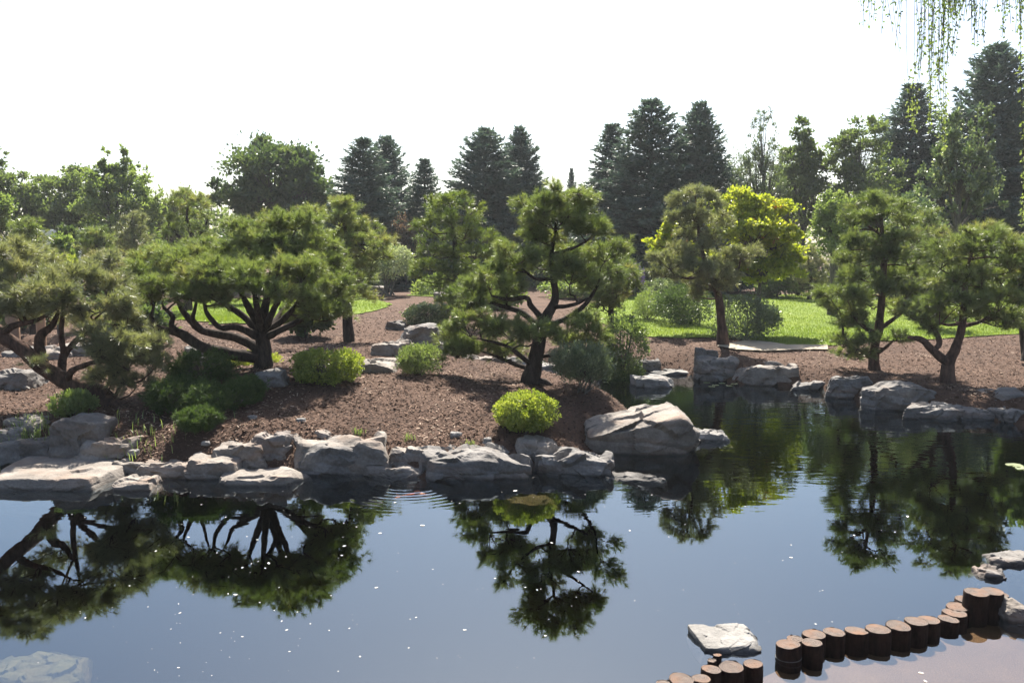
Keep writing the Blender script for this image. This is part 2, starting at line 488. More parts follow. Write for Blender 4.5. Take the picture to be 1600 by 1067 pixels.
def endgrain():
    m, nt, out = mat('log_end_grain')
    b = N(nt, 'ShaderNodeBsdfPrincipled', i_Roughness=.8)
    tc = N(nt, 'ShaderNodeTexCoord'); oi = N(nt, 'ShaderNodeObjectInfo')
    wv = N(nt, 'ShaderNodeTexWave', wave_type='RINGS', rings_direction='Z', i_Scale=26.0, i_Distortion=2.5, i_Detail=3.0)
    n = N(nt, 'ShaderNodeTexNoise', i_Scale=30.0, i_Detail=7.0, i_Roughness=.7)
    n2 = N(nt, 'ShaderNodeTexNoise', i_Scale=9.0, i_Detail=4.0, noise_dimensions='4D')
    for q in (wv, n, n2):
        nt.links.new(tc.outputs['Object'], q.inputs['Vector'])
    w4 = N(nt, 'ShaderNodeMath', operation='MULTIPLY', n_1=40.0); nt.links.new(oi.outputs['Random'], w4.inputs[0]); nt.links.new(w4.outputs[0], n2.inputs['W'])
    a = N(nt, 'ShaderNodeMix', n_0=.62); nt.links.new(wv.outputs['Fac'], a.inputs[2]); nt.links.new(n.outputs['Fac'], a.inputs[3])
    r = ramp(nt, [(.3, (.035, .022, .016)), (.55, (.10, .068, .05)), (.8, (.19, .145, .115))]); nt.links.new(a.outputs[0], r.inputs[0])
    mo = N(nt, 'ShaderNodeMix', data_type='RGBA'); mo.inputs[7].default_value = (.16, .075, .035, 1)
    rr = ramp(nt, [(.45, (0, 0, 0)), (.7, (.75, .75, .75))]); nt.links.new(n2.outputs['Fac'], rr.inputs[0]); nt.links.new(rr.outputs[0], mo.inputs[0])
    nt.links.new(r.outputs[0], mo.inputs[6]); nt.links.new(mo.outputs[2], b.inputs['Base Color'])
    bp = N(nt, 'ShaderNodeBump', i_Strength=.8, i_Distance=.01); nt.links.new(a.outputs[0], bp.inputs['Height']); nt.links.new(bp.outputs[0], b.inputs['Normal'])
    nt.links.new(b.outputs[0], out.inputs['Surface'])
    return m
M['logtop'] = endgrain()
M['postwood'] = noise_mat('tan_post_wood', [(.3, (.22, .13, .08)), (.7, (.36, .23, .15))], 4, 5, .8, .3, .01, 40, .4)
M['white_fence'] = noise_mat('white_fence_paint', [(.3, (.62, .66, .62)), (.7, (.78, .80, .77))], 2, 4, .6, .1, .01, 20, .3)
M['petal'] = tint_mat('white_petal', [(0, (.55, .53, .48)), (1, (.6, .59, .57))], .6)
M['lily'] = leaf_mat('lily_pad', [(0, (.10, .14, .05)), (1, (.28, .30, .16))], .2, .15, .3)
M['koi'] = noise_mat('koi_scales', [(.4, (.62, .12, .03)), (.6, (.7, .3, .12))], 6, 3, .35, .1, .01, 40, .3, .5)
M['violet'] = tint_mat('violet_flower', [(0, (.22, .12, .38)), (1, (.34, .22, .48))])

def water_material():
    m, nt, out = mat('pond_water')
    tc = N(nt, 'ShaderNodeTexCoord')
    mp = N(nt, 'ShaderNodeMapping'); mp.inputs['Scale'].default_value = (.8, 2.2, 1)
    nt.links.new(tc.outputs['Object'], mp.inputs['Vector'])
    n1 = N(nt, 'ShaderNodeTexNoise', i_Scale=2.6, i_Detail=2.0, i_Roughness=.45)
    nt.links.new(mp.outputs[0], n1.inputs['Vector'])
    # breeze reaches the open water further out more than the sheltered near water
    sx = N(nt, 'ShaderNodeSeparateXYZ'); nt.links.new(tc.outputs['Object'], sx.inputs[0])
    n0 = N(nt, 'ShaderNodeTexNoise', i_Scale=.35, i_Detail=2.0); nt.links.new(tc.outputs['Object'], n0.inputs['Vector'])
    my = N(nt, 'ShaderNodeMapRange', interpolation_type='SMOOTHSTEP'); my.inputs[1].default_value = 8.0; my.inputs[2].default_value = 14.0
    my.inputs[3].default_value = .035; my.inputs[4].default_value = 1.0
    nt.links.new(sx.outputs['Y'], my.inputs[0])
    mk = N(nt, 'ShaderNodeMath', operation='MULTIPLY'); nt.links.new(my.outputs[0], mk.inputs[0]); nt.links.new(n0.outputs['Fac'], mk.inputs[1])
    h1 = N(nt, 'ShaderNodeMath', operation='MULTIPLY'); nt.links.new(n1.outputs['Fac'], h1.inputs[0]); nt.links.new(mk.outputs[0], h1.inputs[1])
    # rings spreading where a fish broke the surface
    c = PZ(640, 752, 0)
    sb = N(nt, 'ShaderNodeVectorMath', operation='SUBTRACT'); sb.inputs[1].default_value = tuple(c)
    nt.links.new(tc.outputs['Object'], sb.inputs[0])
    ln = N(nt, 'ShaderNodeVectorMath', operation='LENGTH'); nt.links.new(sb.outputs[0], ln.inputs[0])
    sn = N(nt, 'ShaderNodeMath', operation='MULTIPLY', n_1=52.0); nt.links.new(ln.outputs['Value'], sn.inputs[0])
    si = N(nt, 'ShaderNodeMath', operation='SINE'); nt.links.new(sn.outputs[0], si.inputs[0])
    fa = N(nt, 'ShaderNodeMapRange', interpolation_type='SMOOTHSTEP'); fa.inputs[1].default_value = .15; fa.inputs[2].default_value = 1.5
    fa.inputs[3].default_value = .10; fa.inputs[4].default_value = 0
    nt.links.new(ln.outputs['Value'], fa.inputs[0])
    h2 = N(nt, 'ShaderNodeMath', operation='MULTIPLY_ADD'); nt.links.new(si.outputs[0], h2.inputs[0]); nt.links.new(fa.outputs[0], h2.inputs[1]); nt.links.new(h1.outputs[0], h2.inputs[2])
    bp = N(nt, 'ShaderNodeBump', i_Strength=1.0, i_Distance=.010)
    nt.links.new(h2.outputs[0], bp.inputs['Height'])
    fr = N(nt, 'ShaderNodeFresnel', i_IOR=2.3); nt.links.new(bp.outputs[0], fr.inputs['Normal'])
    gl = N(nt, 'ShaderNodeBsdfGlossy', i_Roughness=.0); nt.links.new(bp.outputs[0], gl.inputs['Normal'])
    gl.inputs['Color'].default_value = (.80, .92, 1, 1)
    tr = N(nt, 'ShaderNodeBsdfTransparent')
    va = N(nt, 'ShaderNodeVolumeAbsorption', i_Density=2.0); va.inputs['Color'].default_value = (.46, .34, .16, 1)
    nt.links.new(va.outputs[0], out.inputs['Volume'])
    mx = N(nt, 'ShaderNodeMixShader')
    # light leaving the water from below passes with little loss
    ge = N(nt, 'ShaderNodeNewGeometry')
    bf = N(nt, 'ShaderNodeMix', n_3=.06); nt.links.new(ge.outputs['Backfacing'], bf.inputs[0]); nt.links.new(fr.outputs[0], bf.inputs[2])
    nt.links.new(bf.outputs[0], mx.inputs[0]); nt.links.new(tr.outputs[0], mx.inputs[1]); nt.links.new(gl.outputs[0], mx.inputs[2])
    nt.links.new(mx.outputs[0], out.inputs['Surface'])
    return m
M['water'] = water_material()

# ------------------------------------------------------------------ ground, water, lawns
def axis(*segs):
    out = []
    for a, b, st in segs:
        out.append(np.arange(a, b, st))
    return np.unique(np.round(np.concatenate(out), 4))
gx = axis((-240, -80, 20), (-80, -30, 5), (-30, -13, 1.0), (-13, 13, .2), (13, 30, 1.0), (30, 80, 5), (80, 241, 20))
gy = axis((-60, -4, 8), (-4, 4, .5), (4, 24, .2), (24, 46, .5), (46, 100, 6), (100, 321, 20))
X, Y = np.meshgrid(gx, gy)
Z = zt(X.ravel(), Y.ravel())
V = np.stack([X.ravel(), Y.ravel(), Z], 1)
nx, ny = len(gx), len(gy)
ii = (np.arange(ny - 1)[:, None] * nx + np.arange(nx - 1)[None]).ravel()
Q = np.stack([ii, ii + 1, ii + nx + 1, ii + nx], 1)
me = make_mesh('ground', V, None, Q, M['mulch'], None, True)
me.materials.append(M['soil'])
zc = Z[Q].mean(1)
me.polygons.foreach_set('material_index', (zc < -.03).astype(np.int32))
g = link('ground', me); g['kind'] = 'structure'

wx0, wx1, wy0, wy1 = -26, 26, -3, 26
wv = [(x, y, z) for z in (0, -1.6) for x, y in ((wx0, wy0), (wx1, wy0), (wx1, wy1), (wx0, wy1))]
me = make_mesh('water', wv, None, [(0, 1, 2, 3), (7, 6, 5, 4), (0, 4, 5, 1), (1, 5, 6, 2), (2, 6, 7, 3), (3, 7, 4, 0)], M['water'])
w = link('water', me); w['kind'] = 'structure'

def sheet(name, outline, m, off, step, wob=.04, seed=1):
    outline = np.asarray(outline, float)
    pts = []
    n = len(outline)
    for i in range(n):
        a, b = outline[i], outline[(i + 1) % n]
        k = max(1, int(np.linalg.norm(b - a) / (step * .6)))
        for j in range(k):
            pts.append(a + (b - a) * j / k)
    pts = np.array(pts)
    pts = pts + wob * np.stack([fbm(np.c_[pts * 1.7, pts[:, :1] * 0], seed, 3), fbm(np.c_[pts * 1.7, pts[:, :1] * 0 + 9], seed, 3)], 1)
    lo, hi = pts.min(0), pts.max(0)
    gxx, gyy = np.meshgrid(np.arange(lo[0], hi[0], step), np.arange(lo[1], hi[1], step))
    inn = np.stack([gxx.ravel(), gyy.ravel()], 1)
    inn = inn[sdist(inn, pts) < -step * .35]
    allp = np.vstack([pts, inn])
    ed = [(i, (i + 1) % len(pts)) for i in range(len(pts))]
    vs, es, fs, *_ = delaunay_2d_cdt([Vector(p) for p in allp], ed, [], 1, 1e-5)
    vs = np.array([(v.x, v.y) for v in vs])
    z = zt(vs[:, 0], vs[:, 1]) + off if off is not None else np.zeros(len(vs))
    o = link(name, make_mesh(name, np.c_[vs, z], np.array(fs), None, m, None, True))
    o['kind'] = 'structure'
    return o, pts
def gpoly(l):
    return [tuple(G(a, b)[:2]) for a, b in l]
lawn_polys = []
for nm, pl in (('lawn', [(905, 498), (960, 512), (1010, 527), (1060, 530), (1150, 530), (1230, 540), (1290, 541), (1400, 533), (1500, 528), (1600, 523), (1750, 516),
                         (1750, 462), (1600, 461), (1450, 461), (1300, 461), (1100, 462), (1000, 463), (930, 474)]),
               ('lawn', [(505, 493), (560, 492), (598, 485), (608, 475), (580, 467), (530, 464), (440, 466), (330, 468), (270, 480), (270, 500), (330, 508), (430, 508)]),
               ('lawn', [(640, 463), (700, 467), (722, 462), (690, 456), (650, 457)])):
    o, pts = sheet(nm, gpoly(pl), M['lawn'], .03, .45, .3, 3)
    lawn_polys.append(pts)
sheet('path', gpoly([(1120, 543), (1170, 533), (1230, 541), (1292, 541), (1294, 548), (1200, 551), (1150, 549)]), M['sand'], .045, .25, .06, 5)
# shallow gravel shelf inside the line of piles
shelf = np.array([PZ(a, b, 0)[:2] for a, b in [(1010, 1075), (1100, 1060), (1180, 1050), (1230, 1025), (1300, 1012), (1400, 998), (1470, 985), (1540, 960), (1640, 935)]])
shelf = np.vstack([shelf, [(6.4, 6.6), (5.8, 4.2), (1.0, 4.2)]])
o, _ = sheet('gravel_bed', shelf, M['gravel'], None, .3, .02, 5)
o.location.z = -.07

# lawn blades and mulch chips (nobody could count them)
def in_lawn(q):
    r = np.zeros(len(q), bool)
    for p in lawn_polys:
        r |= sdist(q, p) < 0
    return r
s = Soup()
n = 150000
d = 20.5 / (1 - RNG.uniform(0, 1, n) * .5)
q = np.stack([RNG.uniform(-.45, .66, n) * d, d], 1)
q = q[in_lawn(q)]
pos = np.c_[q, zt(q[:, 0], q[:, 1]) + .025]
n = len(pos)
tip = pos + np.c_[RNG.normal(0, .025, (n, 2)), RNG.uniform(.035, .085, n)]
sd_ = norm(np.c_[RNG.normal(size=(n, 2)), np.zeros(n)]) * RNG.uniform(.006, .013, (n, 1))
big = vn(np.c_[q * .8, q[:, :1] * 0], 4) * .25 + .5
s.add(np.stack([pos - sd_, pos + sd_, tip], 1).reshape(-1, 3), np.arange(n * 3).reshape(-1, 3), None, np.repeat(np.clip(big + RNG.uniform(-.35, .45, n), 0, 1), 3))
o = link('grass', s.mesh('grass', M['grassblade']))
tag(o, 'short bright green grass blades covering the lawn', 'grass'); o['kind'] = 'stuff'

s = Soup()
n = 125000
d = 10.6 / (1 - RNG.uniform(0, 1, n) ** .85 * .66)
q = np.stack([RNG.uniform(-.66, .68, n) * d, d], 1)
z = zt(q[:, 0], q[:, 1])
k = (z > .05) & ~in_lawn(q)
q, z = q[k], z[k]
n = len(q)
a = RNG.uniform(0, 2 * np.pi, n)
u = np.stack([np.cos(a), np.sin(a), RNG.normal(0, .28, n)], 1)
v = np.stack([-np.sin(a), np.cos(a), RNG.normal(0, .35, n)], 1)
L = RNG.uniform(.008, .027, (n, 1)) * (1 + .02 * q[:, 1:2]); W = RNG.uniform(.003, .008, (n, 1)) * (1 + .02 * q[:, 1:2])
c = np.c_[q, z + RNG.uniform(.004, .02, n)]
s.add(np.stack([c - u * L - v * W, c + u * L - v * W, c + u * L + v * W, c - u * L + v * W], 1).reshape(-1, 3), None, np.arange(n * 4).reshape(-1, 4),
      np.repeat(np.clip(RNG.uniform(0, 1, n) * .85 + .09 + .34 * fbm(np.c_[q * .9, q[:, :1] * 0], 21, 4), 0, 1), 4))
o = link('mulch_chips', s.mesh('mulch_chips', M['chips']))
tag(o, 'loose reddish brown bark chips scattered over the beds', 'mulch'); o['kind'] = 'stuff'

# ------------------------------------------------------------------ pines
def pad_foliage(sf, st, root, c, r, rng, dens, nn, L, W, tintbase=.5, cl_r=.17):
    area = r[0] * r[1]
    ncl = max(5, int(area * 26))
    u = norm(rng.normal(size=(ncl, 3)))
    u[:, 2] = np.where(u[:, 2] < -.45, -u[:, 2], u[:, 2])
    rad = rng.uniform(.45, .92, (ncl, 1))
    cc = c + u * rad * r
    twigs(st, np.repeat(root[None], ncl, 0), cc - u * .04, .009, .005)
    per = max(3, int(dens * area / ncl))
    base = np.repeat(cc, per, 0)
    uu = np.repeat(u, per, 0)
    n = len(base)
    off = rng.normal(0, cl_r * .55, (n, 3)) * np.array([1, 1, .7])
    pos = base + off
    ax = norm(uu * np.array([1, 1, .8]) / 1.0 + norm(off) * .8 + np.array([0, 0, .55]) + rng.normal(0, .25, (n, 3)))
    twigs(st, base - uu * .03, pos, .005, .003)
    tint = np.clip(np.repeat(rng.normal(tintbase, .2, ncl), per) + rng.normal(0, .12, n), 0, 1)
    needle_tufts(sf, pos, ax, nn, L, W, rng, .55, tint)

def pine(label, base, trunk, limbs, pads, m='pine', group='cloud pruned pines around the pond', dens=520, nn=34, L=.125, W=.0065, seed=1, bark='bark', tint=.5, auto_r=.026, name='pine_tree', ryf=.9):
    rng = np.random.default_rng(seed)
    bx, by, d = base
    g0 = P(bx, by, d)
    g0[2] = zt1(g0[0], g0[1])
    root = empty(name, g0, label, 'pine tree', group)
    k = d / F
    def pt(e):
        return np.array([*P(e[0], e[1], d + e[2]), e[3]])
    tp = np.array([pt(e) for e in trunk])
    tp[0, :3] = g0 - np.array([0, 0, .12])
    flare = tp[0].copy(); flare[3] *= 1.25
    tp[0] = flare
    tp[:, 3] *= .82
    s = Soup()
    tube(s, tp, 12, 6, .16, seed)
    tr = link('trunk', s.mesh('trunk', M[bark], g0, True), root)
    skel = [catmull(tp, 6)]
    ends = []
    for i, l in enumerate(limbs):
        lp = np.array([pt(e) for e in l])
        # start exactly on the nearest wood already there
        allp = np.vstack(skel)
        j = np.argmin(np.linalg.norm(allp[:, :3] - lp[0, :3], axis=1))
        if np.linalg.norm(allp[j, :3] - lp[0, :3]) < .5:
            lp[0, :3] = allp[j, :3]
        s = Soup()
        tube(s, lp, 8, 6, .18, seed + i)
        link('limb', s.mesh('limb', M[bark], g0, True), tr)
        skel.append(catmull(lp, 6))
        ends.append(lp[-1, :3])
    crown_twigs = Soup()
    foliage = []
    main = np.vstack(skel)
    for i, p in enumerate(pads):
        px, py, rx, rz, w_ = p[:5]
        c = P(px, py, d + w_)
        r = np.array([rx * k * 1.14, rx * k * ryf * 1.1, rz * k * 1.18])
        rt = c - np.array([0, 0, r[2] * .55])
        dist = np.linalg.norm(main[:, :3] - rt, axis=1) + np.maximum(0, main[:, 2] - rt[2]) * 2.0
        j = np.argmin(dist)
        a = main[j, :3]
        if np.linalg.norm(a - rt) > .12:
            h = np.linalg.norm(a - rt)
            m1 = a + (rt - a) * .35 + rng.normal(0, .06 * h, 3) + np.array([0, 0, .03 * h])
            m2 = a + (rt - a) * .72 + rng.normal(0, .06 * h, 3) - np.array([0, 0, .04 * h])
            r0 = min(main[j, 3] * .75, auto_r * (.6 + h * .5))
            path = np.array([[*a, r0], [*m1, r0 * .8], [*m2, r0 * .6], [*rt, r0 * .4]])
            s = Soup()
            tube(s, path, 6, 4, .15, seed + i)
            link('limb', s.mesh('limb', M[bark], g0, True), tr)
        sf = Soup()
        pad_foliage(sf, crown_twigs, rt, c, r, rng, p[6] if len(p) > 6 else dens, nn, L, W, p[5] if len(p) > 5 else tint)
        foliage.append(sf)
    cr = link('crown', crown_twigs.mesh('crown', M['twig'], g0), root)
    for sf in foliage:
        link('foliage_pad', sf.mesh('foliage_pad', M[m], g0), cr)
    return root

# the tall cloud pruned pine by the yellow bush
pine('tall dark pine with tiered needle pads rising behind the round yellow bush', (828, 604, 15.35),
     [(828, 604, 0, .20), (836, 565, 0, .175), (844, 525, 0, .15), (852, 498, -.05, .125), (867, 470, 0, .09), (865, 435, .05, .075), (862, 398, 0, .055), (868, 355, .05, .035), (872, 318, 0, .02)],
     [[(850, 503, 0, .07), (830, 478, -.15, .055), (822, 465, -.25, .045), (795, 468, -.3, .035), (768, 462, -.2, .02)],
      [(845, 512, 0, .07), (815, 488, .25, .055), (780, 477, .4, .04), (752, 468, .4, .02)],
      [(850, 512, 0, .06), (885, 497, .2, .05), (915, 475, .3, .042), (934, 446, .3, .025)],
      [(863, 480, 0, .045), (893, 477, -.3, .035), (922, 465, -.4, .02)],
      [(835, 570, 0, .06), (808, 552, -.2, .045), (790, 540, -.3, .035), (752, 530, -.3, .018)],
      [(832, 578, 0, .05), (795, 565, .2, .04), (765, 553, .25, .025), (740, 545, .2, .014)],
      [(843, 556, 0, .045), (872, 552, .1, .035), (905, 537, .15, .018)],
      [(865, 437, 0, .04), (838, 436, -.2, .03), (815, 420, -.25, .018)],
      [(866, 395, 0, .035), (900, 386, -.2, .026), (932, 366, -.3, .014)],
      [(832, 592, 0, .07), (850, 596, -.15, .06), (862, 603, -.2, .05)]],
     [(872, 308, 44, 20, 0), (845, 328, 40, 22, -.2), (897, 328, 42, 22, .15), (868, 348, 48, 18, -.35), (828, 352, 30, 18, .1), (905, 355, 36, 15, -.3), (932, 357, 26, 14, -.3, .6), (850, 372, 40, 14, .2),
      (808, 400, 40, 22, -.3), (790, 415, 28, 14, .0), (840, 408, 38, 18, .35), (900, 405, 44, 20, .3), (945, 398, 34, 18, .0), (930, 420, 40, 18, .45), (890, 432, 40, 20, -.45), (925, 444, 30, 12, .2), (870, 412, 30, 14, -.3),
      (765, 440, 40, 20, -.1), (740, 455, 32, 16, .25), (790, 452, 34, 16, -.5), (765, 468, 34, 12, .45), (735, 478, 22, 12, 0), (800, 432, 30, 14, .3),
      (735, 512, 42, 22, -.25), (708, 535, 28, 18, .1), (770, 515, 36, 20, .3), (800, 520, 38, 20, -.5), (838, 522, 34, 18, -.75), (745, 545, 40, 13, .1), (790, 545, 30, 12, .45), (715, 552, 24, 12, -.2),
      (880, 520, 36, 18, -.35), (915, 508, 34, 18, .2), (900, 535, 34, 13, .2), (930, 525, 24, 13, 0)],
     seed=3, dens=800, nn=34, tint=.5)

# the broad umbrella pine
pine('broad spreading pine with a fan of dark limbs above a short trunk', (412, 577, 14.8),
     [(412, 577, 0, .19), (413, 550, 0, .16), (411, 525, 0, .15), (410, 505, .1, .11), (418, 460, .35, .08), (430, 400, .55, .06), (430, 350, .55, .03)],
     [[(408, 560, 0, .12), (360, 553, -.1, .11), (315, 542, -.2, .10), (283, 522, -.25, .085), (248, 512, -.3, .06), (236, 499, -.3, .045), (240, 480, -.3, .025)],
      [(408, 548, 0, .10), (370, 528, .2, .085), (318, 517, .3, .075), (298, 500, .3, .065), (284, 482, .3, .045), (270, 455, .3, .025)],
      [(283, 522, -.25, .05), (268, 508, -.4, .045), (270, 495, -.45, .04), (255, 480, -.5, .025)],
      [(318, 517, .3, .05), (302, 500, .1, .04), (305, 480, .0, .03), (310, 455, -.1, .018)],
      [(405, 530, 0, .08), (370, 512, -.3, .06), (345, 512, -.4, .05), (325, 492, -.5, .04), (318, 470, -.6, .025)],
      [(406, 522, 0, .08), (378, 492, .1, .06), (352, 475, .2, .045), (340, 450, .2, .025)],
      [(408, 518, 0, .08), (388, 480, -.3, .06), (378, 460, -.4, .045), (368, 435, -.5, .025)],
      [(410, 518, 0, .075), (402, 485, -.5, .055), (398, 460, -.7, .04), (396, 440, -.8, .025)],
      [(413, 518, 0, .08), (425, 490, -.3, .06), (436, 465, -.45, .045), (442, 435, -.5, .025)],
      [(415, 525, 0, .08), (442, 500, .1, .06), (468, 470, .2, .045), (486, 440, .2, .025)],
      [(415, 530, 0, .075), (450, 510, -.2, .055), (485, 490, -.3, .04), (505, 470, -.3, .02)],
      [(415, 522, 0, .075), (448, 480, .6, .05), (490, 440, .8, .03), (505, 400, .7, .02)],
      [(420, 450, .4, .05), (395, 400, .4, .04), (382, 365, .35, .02)],
      [(424, 430, .45, .05), (450, 390, .5, .035), (462, 360, .55, .02)]],
     [(238, 430, 36, 17, -.25, .6), (212, 440, 28, 16, .1, .55), (272, 412, 42, 16, .2, .6), (255, 448, 38, 17, -.65, .55), (235, 468, 26, 14, -.3), (300, 432, 40, 16, -.8, .6), (318, 405, 44, 14, .5, .6), (285, 455, 28, 12, -.4),
      (345, 425, 42, 15, -.6), (335, 448, 34, 14, -.9), (378, 430, 42, 15, -.9, .45), (410, 412, 42, 15, -.1), (395, 445, 36, 12, -1.1, .4), (430, 425, 42, 16, -.8, .5), (452, 405, 42, 15, .4), (440, 447, 32, 12, -.5),
      (490, 412, 40, 18, .1), (523, 420, 30, 17, .35), (470, 430, 38, 18, -.7), (505, 442, 40, 18, -.3, .4), (520, 465, 30, 18, -.1, .45), (495, 478, 36, 16, .3, .4), (515, 492, 24, 14, -.2, .5), (470, 490, 30, 13, .6, .4), (480, 455, 30, 13, -.3),
      (300, 462, 32, 12, -.9), (345, 468, 30, 11, -1.0), (420, 458, 34, 11, -1.2, .4), (462, 465, 34, 14, -.9, .4), (500, 490, 32, 14, -.5, .4), (240, 455, 30, 13, -.1), (530, 450, 24, 16, 0), (362, 398, 40, 13, .9), (260, 400, 36, 13, .9, .65), (225, 408, 30, 12, .7, .65), (310, 385, 30, 11, 1.0, .6),
      (420, 348, 44, 13, .5), (382, 358, 30, 15, .3, .65), (458, 351, 36, 15, .6), (395, 381, 40, 15, .1), (440, 375, 40, 16, .2, .45), (485, 373, 24, 13, .5), (505, 385, 32, 12, .5, .65), (415, 401, 44, 11, .4), (475, 398, 36, 11, .4), (370, 388, 24, 13, .5)],
     seed=5, dens=800, nn=34, tint=.55, bark='bark', group='cloud pruned pines around the pond')

# the leaning pine on the left edge
pine('old leaning pine with thick reddish trunk and pale feathery needles', (182, 648, 13.2),
     [(182, 648, 0, .22), (150, 612, 0, .19), (112, 600, -.1, .165), (68, 575, -.25, .15), (38, 548, -.35, .14), (-2, 522, -.45, .13), (-50, 480, -.5, .11), (-80, 430, -.5, .08), (-70, 385, -.4, .04)],
     [[(68, 575, -.25, .09), (62, 545, -.1, .08), (64, 525, 0, .075), (80, 510, .1, .055), (92, 488, .1, .03)],
      [(95, 592, -.15, .08), (98, 560, .1, .065), (112, 540, .2, .055), (132, 520, .2, .045), (146, 500, .2, .025)],
      [(105, 596, -.1, .06), (112, 580, -.35, .05), (128, 572, -.4, .045), (150, 565, -.4, .035), (185, 560, -.4, .02)],
      [(0, 524, -.45, .07), (25, 508, -.5, .05), (58, 500, -.5, .03), (85, 485, -.5, .018)],
      [(98, 555, .1, .045), (96, 520, .0, .04), (98, 490, -.1, .03), (100, 460, -.2, .018)]],
     [(15, 398, 48, 20, -.2, .6), (58, 415, 46, 20, .2), (20, 430, 46, 20, -.6, .55), (98, 432, 44, 20, -.3, .55), (140, 440, 46, 22, .1), (178, 455, 38, 22, .1, .6), (200, 478, 34, 20, -.1, .6), (62, 452, 48, 20, -.7, .5), (105, 468, 42, 18, -.5, .5), (150, 478, 40, 18, -.3, .5), (185, 498, 36, 16, .1, .55),
      (10, 468, 46, 22, .3), (-35, 420, 56, 30, 0), (-40, 470, 50, 26, -.5), (30, 488, 42, 14, -.6), (130, 498, 36, 11, .4), (75, 490, 30, 11, .3), (-90, 400, 50, 34, .2), (-100, 460, 50, 30, -.1), (60, 395, 34, 14, .6),
      (185, 532, 42, 20, -.5, .65, 1000), (225, 542, 40, 20, -.3, .65, 1000), (160, 550, 32, 15, -.6, .6, 1000), (200, 566, 44, 20, -.4, .6, 1000), (236, 570, 30, 18, -.2, .6, 1000), (175, 588, 38, 16, -.2, .55, 900), (212, 597, 32, 14, 0, .55, 900), (150, 520, 30, 13, -.5, .6), (56, 565, 16, 8, -.55, .6)],
     m='pine_grey', seed=8, dens=760, nn=34, L=.125, W=.006, bark='bark_red', tint=.55)

pine('slender upright pine with airy grey needles in front of the yellow maple', (1131, 541, 21.7),
     [(1131, 541, 0, .17), (1127, 500, 0, .145), (1122, 460, 0, .12), (1112, 430, 0, .10), (1099, 400, 0, .075), (1091, 355, 0, .05), (1086, 305, 0, .025)], [
      [(1120, 450, 0, .05), (1150, 425, -.2, .035), (1158, 402, -.2, .02)], [(1112, 430, 0, .05), (1075, 435, -.3, .035), (1052, 428, -.3, .02)]],
     [(1086, 300, 26, 13, 0), (1068, 318, 24, 14, .2), (1104, 315, 26, 16, -.2), (1085, 335, 34, 14, -.3), (1064, 345, 24, 13, -.1), (1112, 345, 28, 15, .2), (1078, 368, 34, 13, .3), (1118, 370, 26, 13, -.3), (1132, 352, 18, 12, .1),
      (1095, 392, 34, 14, -.4), (1062, 392, 26, 13, .2), (1048, 412, 36, 15, -.3), (1034, 426, 26, 12, 0), (1085, 418, 36, 15, -.6), (1130, 402, 36, 15, .2), (1160, 400, 30, 14, -.2), (1120, 428, 36, 15, -.4), (1150, 418, 26, 12, .3), (1075, 440, 32, 11, .3), (1105, 446, 32, 11, -.2), (1135, 440, 26, 11, .2), (1085, 458, 24, 9, 0)],
     m='pine_grey', seed=12, dens=420, nn=30, L=.15, W=.008, bark='bark_red', tint=.45)

pine('dark upright pine with pads down its trunk beside bright lawn and rocks', (1366, 584, 18.8),
     [(1366, 584, 0, .15), (1366, 550, 0, .125), (1373, 515, 0, .115), (1378, 465, 0, .10), (1381, 415, 0, .08), (1378, 360, 0, .055), (1374, 318, 0, .025)],
     [[(1372, 522, 0, .055), (1352, 512, -.2, .045), (1330, 492, -.3, .025)], [(1376, 517, 0, .055), (1394, 500, -.1, .045), (1408, 488, -.2, .035), (1414, 472, -.2, .02)],
      [(1368, 556, 0, .05), (1385, 542, -.3, .035), (1397, 531, -.35, .018)], [(1367, 560, 0, .05), (1345, 548, .1, .035), (1325, 540, .1, .018)], [(1376, 365, 0, .035), (1350, 348, .1, .028), (1336, 330, .1, .014)],
      [(1330, 540, .1, .03), (1318, 522, .1, .028), (1316, 498, .1, .02)]],
     [(1374, 312, 34, 12, 0), (1350, 325, 26, 16, .2), (1400, 325, 26, 16, -.1), (1332, 350, 26, 18, .1), (1375, 345, 34, 16, -.4), (1415, 350, 26, 18, .2), (1330, 380, 30, 16, -.2), (1362, 375, 34, 15, .3), (1400, 375, 34, 16, -.3), (1428, 378, 22, 18, .1),
      (1340, 405, 36, 14, .2), (1385, 400, 34, 14, -.4), (1420, 405, 28, 15, 0), (1350, 430, 36, 13, -.3), (1400, 432, 38, 15, .2), (1375, 452, 30, 13, -.45), (1345, 455, 30, 12, .3), (1415, 458, 32, 13, -.2), (1400, 480, 26, 11, .3), (1360, 472, 28, 11, .2),
      (1298, 458, 28, 13, 0), (1325, 462, 28, 12, -.3), (1302, 478, 22, 11, .2), (1332, 485, 30, 13, -.1), (1320, 503, 26, 11, .1), (1350, 495, 22, 9, -.2),
      (1318, 535, 24, 14, .1), (1340, 545, 26, 13, -.2), (1362, 528, 24, 12, -.4), (1400, 526, 20, 11, -.35), (1325, 552, 20, 9, .3)],
     seed=21, dens=520, nn=32, L=.14, W=.0075, tint=.4, bark='bark_red')
